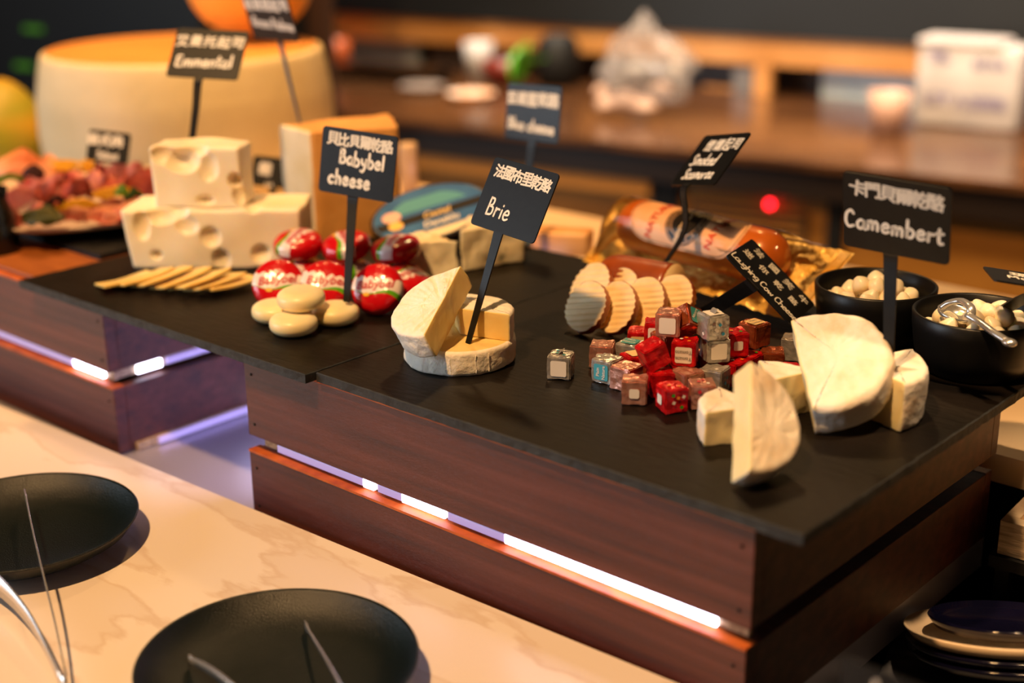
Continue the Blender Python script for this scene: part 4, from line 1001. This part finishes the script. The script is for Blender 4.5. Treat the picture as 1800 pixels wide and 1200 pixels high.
leaf(135, 358, .036, ym, .05, .010, 10, 'thin yellow pepper strip at the front of the platter', 44, 'pepper_strip', 'pepper')
leaf(213, 336, .052, gm_, .013, .016, 0, 'bright green leaf on the right of the platter', 45, 'salad_leaf', 'leaf')
leaf(237, 342, .048, mat('dark_leaf', '#3d5a1a', .5), .02, .012, 30, 'dark green leaf touching the holed block', 46, 'salad_leaf', 'leaf')
leaf(15, 312, .044, gm_, .03, .010, 25, 'green leaf at the left edge of the platter', 47, 'salad_leaf', 'leaf')
leaf(58, 302, .052, pm, .022, .018, 0, 'dark purple leaf at the back left of the platter', 48, 'salad_leaf', 'leaf')
leaf(98, 352, .040, pm, .022, .010, 20, 'dark purple leaf at the middle of the platter', 49, 'salad_leaf', 'leaf')
leaf(75, 378, .032, mat('olive_leaf', '#6a6428', .5, 0, '#3a4414', 60, 3), .04, .03, 0, 'olive green leaf bunch at the front of the platter', 50, 'salad_leaf', 'leaf')

# ------------------------------------------------------------------ bowls with mozzarella
def bowl(rc, R, H, lab, floorz=0.):
    t = thing('serving_bowl', lab, 'bowl', (rc.x, rc.y, floorz))
    pr = [(0, 0), (R*.72, 0), (R*.80, .002), (R*.93, H*.35), (R*.985, H*.75), (R, H-.001), (R-.0012, H), (R-.0028, H-.001), (R*.93, H*.7), (R*.86, H*.35), (R*.7, .006), (0, .005)]
    obj('bowl_body', lathe(pr, 72), bowl_m, t); return t
BH = .042
rc1 = P(1540, 497, BH); rc2 = P(1722, 546, BH)
bowl(rc1, .0440, BH, 'left black bowl of small white cheese pearls behind the Camembert card'); bowl(rc2, .0445, BH, 'right black bowl of small white cheese pearls with a spoon')
def pearl_me(k):
    n = 14; pr = []
    for i in range(n+1):
        a_ = pi*i/n; r = .0068*sin(a_)*(1-.25*max(0, cos(a_))**2); z = -.0066*cos(a_)*-1
        if cos(a_) > .5 and k % 3 == 0: z += .0035*(cos(a_)-.5)
        pr.append((r, z))
    bm = lathe(pr[::-1], 20)
    for v in bm.verts: v.co += v.co.normalized()*.0007*nz(v.co, 150, k)
    me = bpy.data.meshes.new('pearl'); bm.to_mesh(me); bm.free(); me.materials.append(pearl_m)
    for p_ in me.polygons: p_.use_smooth = True
    return me
PM = [pearl_me(k) for k in range(4)]
def heap(c, z0, which, seed, cut):
    rd = random.Random(seed); placed = []
    for lev, (nr, rmax, z) in enumerate(((20, .0345, z0), (16, .0290, z0+.0078), (8, .0170, z0+.0150))):
        cnt = 0; tries = 0
        while cnt < nr and tries < 3000:
            tries += 1; a_ = rd.uniform(0, 2*pi); r = rmax*math.sqrt(rd.random()); q = V((c.x+r*cos(a_), c.y+r*sin(a_), z+rd.uniform(-.001, .001)))
            if all((q-p).length > .0112 for p in placed):
                placed.append(q); cnt += 1
                o = bpy.data.objects.new('mozzarella_pearl', PM[rd.randrange(4)]); COL.objects.link(o); o.location = q
                o.rotation_euler = (rd.uniform(-.6, .6), rd.uniform(-.6, .6), rd.uniform(0, 6))
                o['label'] = f'small white cheese pearl heaped in the {which} black bowl'; o['category'] = 'cheese'; o['group'] = f'cheese pearls in the {which} bowl'
heap(rc1, .025, 'left', 3, 0); heap(rc2, .025, 'right', 5, 0)
t = thing('serving_spoon', 'shiny steel spoon lying across the right bowl of cheese pearls', 'spoon')
obj('handle', tube([P(1700, 553, .049), P(1722, 566, .047), P(1745, 583, .0455), P(1771, 600, .043)], .0022, 12, sx=1.3), metal, t)
bm = bmesh.new(); bmesh.ops.create_uvsphere(bm, u_segments=16, v_segments=10, radius=.0040); bmesh.ops.scale(bm, vec=(1.25, 1, .7), verts=bm.verts); o = obj('knob', bm, metal, t); o.location = P(1774, 602, .043)
obj('spoon_loop', tube([P(1655, 540, .046), P(1668, 532, .050), P(1690, 529, .053), P(1706, 540, .053), P(1707, 556, .048)], .0021, 12, sx=1.5), metal, t)
bm = bmesh.new(); bmesh.ops.create_uvsphere(bm, u_segments=24, v_segments=12, radius=.0135)
bmesh.ops.delete(bm, geom=[v for v in bm.verts if v.co.z > .001], context='VERTS'); bmesh.ops.solidify(bm, geom=bm.faces[:], thickness=.0008); bmesh.ops.scale(bm, vec=(1, 1, .55), verts=bm.verts)
o = obj('spoon_bowl', bm, metal, t); o.matrix_local = Matrix.Translation(P(1683, 548, .0420)) @ Matrix.Rotation(.2, 4, 'Y')

# ------------------------------------------------------------------ plates and tongs on the front counter
def plate(u0, v0, u1, v1, lab, zr=.0205):
    a, b = P(u0, v0, ZC+zr), P(u1, v1, ZC+zr); c = (a+b)/2; r = (b-a).length/2*1.0; return c, r
c2_, r2_ = plate(238, 1163, 737, 1150, '')
def mkplate(c, r, lab):
    t = thing('black_plate', lab, 'plate', (c.x, c.y, ZC+.0003), group='black plates on the counter')
    pr = [(0, .0015), (r*.52, .0015), (r*.54, 0), (r*.57, 0), (r*.60, .0025), (r*.80, .006), (r*.93, .0125), (r*.985, .0190), (r, .0205), (r*.992, .0213), (r*.975, .0200), (r*.92, .0150), (r*.80, .0090), (r*.66, .0058), (r*.3, .0050), (0, .0050)]
    obj('plate_body', lathe(pr, 96), black_glaze, t); return t
mkplate(c2_, r2_, 'black glazed plate at the bottom middle, nearest the camera')
q = P(238, 912, ZC+.0205); c1_ = q - R_.normalized()*r2_*.985; c1_.z = 0
top = P(95, 841, ZC+.0205); 
mkplate(V((c1_.x, c1_.y, 0)), r2_*.985, 'black glazed plate at the left edge of the counter')
def tongs(path_a, path_b, wa, wb, lab):
    t = thing('steel_tongs', lab, 'tongs')
    obj('arm', strap(path_a, (0, 0, 1), .0011, ws=wa), metal, t); obj('arm', strap(path_b, (0, 0, 1), .0011, ws=wb), metal, t)
    return t
z1 = ZC+.0015
t = tongs([P(44, 866, ZC+.024), P(58, 935, ZC+.027), P(76, 1010, ZC+.027), P(98, 1100, ZC+.019), P(117, 1190, ZC+.010)],
      [P(108, 1198, ZC+.010), P(86, 1150, ZC+.012), P(50, 1085, ZC+.016), P(0, 1030, ZC+.018), P(-50, 1000, ZC+.018)],
      lambda k: .0034 if k < .08 else .0014, lambda k: .0045+.008*max(0, k-.3), 'steel tongs leaning on the left black plate')
obj('hinge', strap([P(117, 1190, ZC+.010), P(116, 1203, ZC+.010), P(108, 1198, ZC+.010)], (0, 0, 1), .0012, ws=lambda k: .005), metal, t)
tongs([P(536, 1098, ZC+.010), P(556, 1130, ZC+.018), P(585, 1180, ZC+.024), P(640, 1290, ZC+.024), P(690, 1420, ZC+.020)],
      [P(332, 1160, ZC+.012), P(352, 1168, ZC+.017), P(390, 1192, ZC+.024), P(480, 1270, ZC+.028), P(600, 1400, ZC+.022)],
      lambda k: .0036 if k < .09 else .0015, lambda k: .0042 if k < .06 else .0030, 'steel tongs lying in the nearest black plate')

# ------------------------------------------------------------------ right side: plates, wooden box, tray
navy = mat('navy_glaze', '#0b0b22', .14, 0, spec=.7); cream = mat('cream_glaze', '#e9cfae', .3)
fh = V((f_.x, f_.y, 0)).normalized(); tn = (V((0, 0, 1))*cos(rad(17))+fh*sin(rad(17))).normalized()
sb = P(1762, 1168, -.165)
def dish(k, r, h, m, lab):
    o = obj('stacked_plate', lathe([(0, 0), (r*.55, 0), (r*.92, h*.45), (r, h), (r*.985, h+.001), (r*.90, h*.55), (r*.55, .002), (0, .002)], 72), m, label=lab, cat='plate', group='stack of plates at the lower right')
    o.matrix_world = frame(tn, R_, sb+tn*k); return o
dish(0, .0600, .009, navy, 'lowest dark navy plate of the lower right stack')
dish(.0065, .0612, .009, navy, 'second dark navy plate from below in the lower right stack')
dish(.0130, .0625, .0115, cream, 'cream plate in the lower right stack, second from the top')
dish(.0205, .0470, .011, navy, 'topmost small dark navy bowl of the lower right stack')
tc_ = P(1710, 1180, -.178)
o = obj('slate_tray', bx(-.085, .13, -.09, .07, 0, .006, bev=.001), mat('grey_marble_tray', '#55555a', .5, 0, '#8a8a90', 18, 6, st=(1, 3, 1), lo=.45, hi=.75), smooth=False, label='grey marbled tray under the stacked plates', cat='tray'); o.matrix_world = Matrix.Translation((tc_.x+.03, tc_.y, -.184)) @ Matrix.Rotation(.30, 4, 'Z')
obj('tray_riser', bx(-.03, .10, -.04, .03, 0, .0155), blk, smooth=False, label='black riser hidden under the grey marbled tray', cat='riser', loc=(tc_.x, tc_.y, -.1997))
pbx = P(1752, 972, -.13)
t = thing('wooden_box', 'light weathered wooden box on a black frame at the right edge', 'box', (pbx.x, pbx.y, -.13), .06)
wl = mat('light_wood', '#dcc4a2', .6, 0, '#7a6048', 16, 6, .0004, 60, (1, 1, 14), lo=.4, hi=.7)
obj('front_board', bx(0, .16, 0, .010, 0, .026, bev=.0005), wl, t, smooth=False); obj('side_board', bx(0, .010, .010, .05, 0, .026, bev=.0005), wl, t, smooth=False)
obj('back_board', bx(0, .16, .05, .06, 0, .026, bev=.0005), wl, t, smooth=False); obj('side_board', bx(.15, .16, .010, .05, 0, .026, bev=.0005), wl, t, smooth=False); obj('base_board', bx(.01, .15, .01, .05, .0, .006), wl, t, smooth=False)
t = thing('black_stand', 'black metal frame under the light wooden box', 'stand', (pbx.x, pbx.y, -.1995), .06)
obj('top_frame', bx(-.004, .165, -.004, .064, .060, .069), blk, t, smooth=False)
for (x, y) in ((0, 0), (.15, 0), (0, .05), (.15, .05)): obj('leg', bx(x, x+.010, y, y+.010, 0, .060), blk, t, smooth=False)
# left edge
p = P(-6, 470, -.02)
obj('black_pitcher', lathe([(0, 0), (.022, 0), (.026, .01), (.022, .05), (.017, .065), (.019, .075), (.016, .075), (.016, .02), (0, .01)], 40), mat('pitcher_black', '#0a0a0c', .2), label='black glossy pitcher cut off by the left edge', cat='pitcher', loc=(p.x, p.y, -.0195))
p = P(8, 545, -.055)
obj('wooden_cup', lathe([(0, 0), (.014, 0), (.018, .012), (.018, .024), (.016, .024), (.015, .006), (0, .005)], 32), mat('cup_wood', '#9a6a3c', .5), label='small brown wooden cup cut off by the left edge', cat='cup', loc=(p.x, p.y, -.0640+.0))

# ------------------------------------------------------------------ kitchen behind
KZ = -.20; ka = P(1200, 262, KZ); E1 = V((.988, .155, 0)).normalized(); E2 = V((-.155, .988, 0)).normalized()
KM = Matrix(((E1.x, E2.x, 0, ka.x), (E1.y, E2.y, 0, ka.y), (0, 0, 1, 0), (0, 0, 0, 1)))
kinv = KM.inverted()
def K(u, v, z=None, y=None):
    """a point of the photograph in kitchen coordinates: on height z or on the plane y"""
    if z is not None: return kinv @ P(u, v, z)
    d = (kinv.to_3x3() @ ray(u, v)); o = kinv @ C_; return o + d*((y-o.y)/d.y)
def kobj(name, g, m, lab=None, cat=None, kind=None, parent=None, smooth=False, **k):
    o = obj(name, g, m, parent, smooth=smooth, label=lab, cat=cat, kind=kind, **k)
    if parent is None: o.matrix_world = KM @ o.matrix_basis
    return o
kw = mat('kitchen_wood', '#3b2415', .18, 0, '#5a3a22', 6, 5, st=(1, 6, 1), spec=.6)
kpanel = mat('warm_steel_panel', '#a8702a', .5, .2, '#946020', 4, 3)
kback = mat('kitchen_back_wall', '#3a2719', .45, 0, '#2a1b12', 5, 3)
brass = mat('brass_trim', '#dba062', .4, .2, '#c98a48', 6, 3)
yb_ = K(1650, 212, KZ).y+.25      # back wall of the counter
xl = K(480, 100, y=yb_).x-.3; xr = xl+5.6
t = thing('kitchen_counter', 'glossy dark wooden back counter across the kitchen', 'counter', mw=KM)
obj('worktop', bx(xl, xr, 0, yb_, KZ-.018, KZ, bev=.003), kw, t, smooth=False)
obj('apron', bx(xl, xr, .012, .03, KZ-.075, KZ-.018), mat('dark_apron', '#1d120a', .4), t, smooth=False)
pl = [xl, K(1175, 330, y=.05).x-.03, K(1175, 330, y=.05).x+.03, K(1320, 330, y=.05).x, K(1395, 330, y=.05).x, K(1458, 400, y=.05).x, K(1487, 400, y=.05).x, xr]
for i in range(0, 8, 2):
    o = obj('lower_panel', bx(pl[i], pl[i+1] if i+1 < len(pl) else xr, .05, .07, -1.05, KZ-.075), kpanel, t, smooth=False)
obj('lower_panel', bx(pl[3], pl[4], .05, .07, -1.05, KZ-.075), kpanel, t, smooth=False)
obj('door_post', bx(pl[1], pl[2], .03, .06, -1.05, KZ-.075), blk, t, smooth=False, label='black post')
obj('door_post', bx(pl[5], pl[6], .03, .06, -1.05, KZ-.075), blk, t, smooth=False, label='black post')
obj('lower_rail', bx(xl, pl[1], .02, .05, K(900, 300, y=.02).z-.02, K(900, 300, y=.02).z+.022), mat('rail_warm', '#b87a34', .4, .3), t, smooth=False, label='bright metal rail')
g1, g2 = K(1215, 350, y=.045), K(1330, 420, y=.045)
gr = obj('vent_grille', bx(g1.x, K(1420, 400, y=.045).x, .040, .049, g2.z-.05, g1.z), mat('grille_dark', '#3a260c', .6), t, smooth=False, label='dark vent panel')
for k in range(9): obj('slat', bx(g1.x+.01, K(1420, 400, y=.045).x-.01, .034, .041, g2.z-.04+k*.017, g2.z-.036+k*.017), kpanel, gr, smooth=False)
a1, a2 = K(1385, 321, y=.03), K(1455, 356, y=.03)
obj('rating_plate', bx(a1.x, a2.x, .028, .034, a2.z, a1.z), mat('plate_yellow', '#d8b66a', .5), t, smooth=False, label='pale yellow plate')
a1, a2 = K(1342, 320, y=.03), K(1384, 345, y=.03); obj('control_box', bx(a1.x, a2.x, .028, .038, a2.z, a1.z+.02), blk, t, smooth=False)
for (u, v, c_, e_, r_, s_) in ((1353, 359, '#ff1020', '#ff1424', .0065, 14), (1273, 316, '#0a5a10', '#0c7a1c', .009, .6)):
    q = K(u, v, y=.022); bm = bmesh.new(); bmesh.ops.create_uvsphere(bm, u_segments=14, v_segments=8, radius=r_, matrix=Matrix.Translation(q)); obj('indicator_lamp', bm, mat('lamp'+c_[1:], c_, .4, emit=e_, es=s_), t, smooth=False, label='glowing red lamp' if s_ > 1 else 'dim green lamp')
# wall behind the counter
def wz(v, u=1200): return K(u, v, y=yb_).z
obj('wall_back', bx(xl-4.5, xr, yb_, yb_+.1, -1.05, 1.6), kback, smooth=False, kind='structure').matrix_world = KM
obj('wall_left', bx(xl-4.5, xl-4.4, -3, yb_, -1.05, 1.6), blk, smooth=False, kind='structure').matrix_world = KM
yt = yb_-.12
za, zb = K(1200, 55, y=yt).z, K(1200, 105, y=yt).z
t = thing('overhead_hood', 'black overhead hood beam with a warm brass lower edge above the back counter', 'hood', mw=KM)
obj('hood_body', bx(xl, xr, yt-.02, yb_-.002, za, 1.2), mat('hood_black', '#15181c', .5, spec=.4), t, smooth=False)
obj('brass_edge', bx(xl, xr, yt, yb_-.002, zb, za), brass, t, smooth=False, label='warm brass lower edge')
# posts, panels
def kbox(nm, u0, v0, u1, v1, y, dd, m, lab, cat, z0=None, z1=None, bev=0., kind=None):
    a, b = K(u0, v0, y=y), K(u1, v1, y=y); zb_, zt = min(a.z, b.z), max(a.z, b.z)
    if z0 is not None: zb_ = z0
    if z1 is not None: zt = z1
    return kobj(nm, bx(min(a.x, b.x), max(a.x, b.x), y, y+dd, zb_, zt, bev=bev), m, lab, cat, kind)
yw = yb_-.055
kbox('brass_post', 1326, 110, 1350, 205, yt, .03, brass, 'upright warm brass post standing on the back counter', 'post', z0=KZ+.0005)
stl = mat('pale_steel', '#cfe0ea', .3, .1, '#a9bccb', 5, 2)
kbox('steel_backsplash', 1446, 120, 1618, 215, yw, .02, stl, 'pale steel panel standing left of the big white box', 'panel', z0=KZ+.0005, z1=zb-.002)
kbox('steel_backsplash', 588, 45, 735, 118, yw, .02, stl, 'pale steel panel at the far left of the back counter', 'panel', z0=KZ+.0005, z1=zb-.002)
kbox('grey_panel', 755, 75, 815, 130, yw, .02, mat('grey_brown', '#4c4140', .5), 'grey-brown panel behind the white cup', 'panel', z0=KZ+.0005)
kbox('glass_jar', 1290, 115, 1324, 190, yt+.02, .05, mat('jar_grey', '#6f6a68', .2), 'grey glass jar just left of the brass post', 'jar', z0=KZ+.0005)
kbox('brass_bar', 1235, 150, 1322, 168, yw, .02, brass, 'low brass crossbar behind the plastic bag', 'bar')
def klathe(nm, pr, u, v, z, m, lab, cat, n=36):
    o = obj(nm, lathe(pr, n), m, label=lab, cat=cat); q = K(u, v, z=z); o.matrix_world = KM @ Matrix.Translation(q); return o
klathe('orange_pot', [(0, 0), (.035, 0), (.045, .075), (.043, .075), (.034, .005), (0, .004)], 590, 118, KZ+.0005, mat('pot_orange', '#d0622c', .4), 'orange pot at the left end of the back counter', 'pot')
klathe('white_cup', [(0, 0), (.030, 0), (.042, .095), (.040, .095), (.029, .004), (0, .004)], 842, 136, KZ+.0005, mat('cup_white', '#b9b6b8', .4), 'white cup left of the green leaves', 'cup')
klathe('red_bowl', [(0, 0), (.03, 0), (.055, .03), (.062, .06), (.058, .06), (.05, .03), (0, .006)], 888, 148, KZ+.0005, mat('bowl_red', '#6a1c10', .35), 'dark red bowl under the green leaves', 'bowl')
klathe('black_jug', [(0, 0), (.050, 0), (.062, .05), (.052, .11), (.034, .13), (.03, .13), (.05, .05), (0, .01)], 980, 150, KZ+.0005, blk, 'black jug right of the green leaves', 'jug')
klathe('side_dish', [(0, 0), (.030, 0), (.060, .016), (.057, .017), (.028, .004), (0, .003)], 828, 174, KZ+.0005, mat('dish_white', '#e2d2c6', .4, 0, '#e69a58', 12, 1), 'pale oval dish with orange food on the back counter', 'dish')
klathe('side_dish', [(0, 0), (.030, 0), (.060, .012), (.057, .013), (.028, .004), (0, .003)], 742, 158, KZ+.0005, mat('dish_grey', '#8f8078', .4), 'small greyish dish in front of the dark tray', 'dish')
t = kbox('serving_tray', 590, 112, 756, 135, .45, .10, mat('tray_dark', '#191310', .15, spec=.7), 'dark glossy tray on the left of the back counter', 'tray', z0=KZ+.0005)
# leafy vegetable
t = thing('leafy_greens', 'bunch of bright green leaves in the dark red bowl', 'vegetable', mw=KM @ Matrix.Translation(K(905, 140, z=KZ+.045)))
rd = random.Random(4); lf = mat('bright_leaf', '#3fae1e', .5, 0, '#6f9a1c', 12, 3)
for k in range(9):
    bm = bmesh.new(); g = []
    L1, W1 = rd.uniform(.07, .12), rd.uniform(.03, .05)
    for i in range(9):
        row = []
        for j in range(5):
            s, tt = i/8, j/4-.5; row.append(bm.verts.new((tt*W1*sin(pi*(s*.85+.12)), s*L1, .012*sin(s*3)+.006*noise.noise(V((s*5, tt*5, k))))))
        g.append(row)
    for i in range(8):
        for j in range(4): bm.faces.new([g[i][j], g[i+1][j], g[i+1][j+1], g[i][j+1]])
    o = obj('leaf', bm, lf, t); o.rotation_euler = (rad(rd.uniform(25, 75)), rad(rd.uniform(-20, 20)), rad(rd.uniform(-110, 60)))
# plastic bag: crumpled translucent blob with pale food inside
def blob(r, sx, sy, sz, seed, amp, sub=4):
    bm = bmesh.new(); bmesh.ops.create_icosphere(bm, subdivisions=sub, radius=1)
    for v in bm.verts:
        p = v.co.copy(); k = 1+amp*noise.noise(p*1.6+V((seed, 0, 0)))+amp*.6*noise.noise(p*4+V((seed, 3, 0)))
        z = p.z*sz*k; v.co = V((p.x*sx*k*(1-.35*max(0, p.z)), p.y*sy*k*(1-.35*max(0, p.z)), z))
    mz = min(v.co.z for v in bm.verts); bmesh.ops.translate(bm, vec=(0, 0, -mz), verts=bm.verts); return bm
bag = mat('clear_plastic', '#a39a98', .25, 0, alpha=.40, spec=.7)
q = K(1130, 205, z=KZ+.001)
t = thing('plastic_bag', 'crumpled clear plastic bag of pale food on the back counter', 'bag', mw=KM @ Matrix.Translation(q))
obj('bag_skin', blob(1, .105, .07, .095, 1, .35), bag, t, smooth=False)
wf = mat('pale_food', '#c9a896', .5)
for k, (x, y, z, r) in enumerate(((-.075, -.03, .01, .032), (-.03, -.03, .015, .034), (.02, -.03, .012, .03), (-.09, -.03, .045, .02), (.05, -.01, .05, .026))):
    o = obj('food_piece', blob(1, r, r*.8, r*.6, k+3, .3, 3), wf, t); o.location = (x, y, z)
# white box with lettering
wbm = mat('white_box', '#b9b3b4', .7, 0, '#a8a1a2', 14, 4)
yv = K(1700, 228, z=KZ).y
a1, a2 = K(1615, 66, y=yv), K(1785, 226, y=yv)
t = thing('white_carton', 'big white foam carton with faint purple print on the back counter', 'box', mw=KM @ Matrix.Translation((a1.x, yv, KZ+.0008)))
Wb, Hb = a2.x-a1.x, a1.z-KZ
obj('carton_body', bx(0, Wb, 0, .095, 0, Hb*.93, bev=.008), wbm, t); obj('carton_lid', bx(-.004, Wb*.82, -.004, .099, Hb*.90, Hb, bev=.008), wbm, t)
pi_ = mat('purple_print', '#7b7392', .7)
for (s, x, z, sz) in (('TEL', .22, .80, .030), ('2019.8', .70, .74, .024), ('LOT', .22, .32, .030), ('A-2083', .62, .31, .032), ('5', .86, .30, .03)):
    b = text_bm(s, sz, .0012); bmesh.ops.transform(b, matrix=Matrix.Translation((Wb*x, -.005, Hb*z)) @ Matrix.Rotation(pi/2, 4, 'X'), verts=b.verts); obj('lettering', b, pi_, t, smooth=False)
klathe('paper_cup', [(0, 0), (.03, 0), (.044, .085), (.042, .085), (.029, .004), (0, .004)], 1560, 232, KZ+.0005, mat('cup_peach', '#b08a78', .5), 'peach paper cup in front of the pale steel panel', 'cup')
# dark left background
lx = K(556, 50, y=-.04).x; lp_ = K(588, 50, y=-.04).x
kobj('dark_cabinet', bx(lx-2.6, lx, -.40, -.04, -1.05, 1.3), mat('cabinet_black', '#08090a', .5), 'black cabinet filling the dark upper left corner', 'cabinet')
kobj('brown_post', bx(lx+.002, lp_, -.07, -.04, -1.05, 1.3), mat('post_brown', '#3a2214', .5), 'brown upright post between the dark cabinet and the back counter', 'post')
glow = mat('green_display', '#103a08', .4, emit='#5a9a20', es=.35)
for (u, v, lab) in ((58, 51, 'upper green display glowing on the black cabinet'), (42, 116, 'lower green display glowing on the black cabinet')):
    q = K(u, v, y=-.405); kobj('green_display', bx(q.x-.028, q.x+.028, -.409, -.4005, q.z-.006, q.z+.006), glow, lab, 'display')
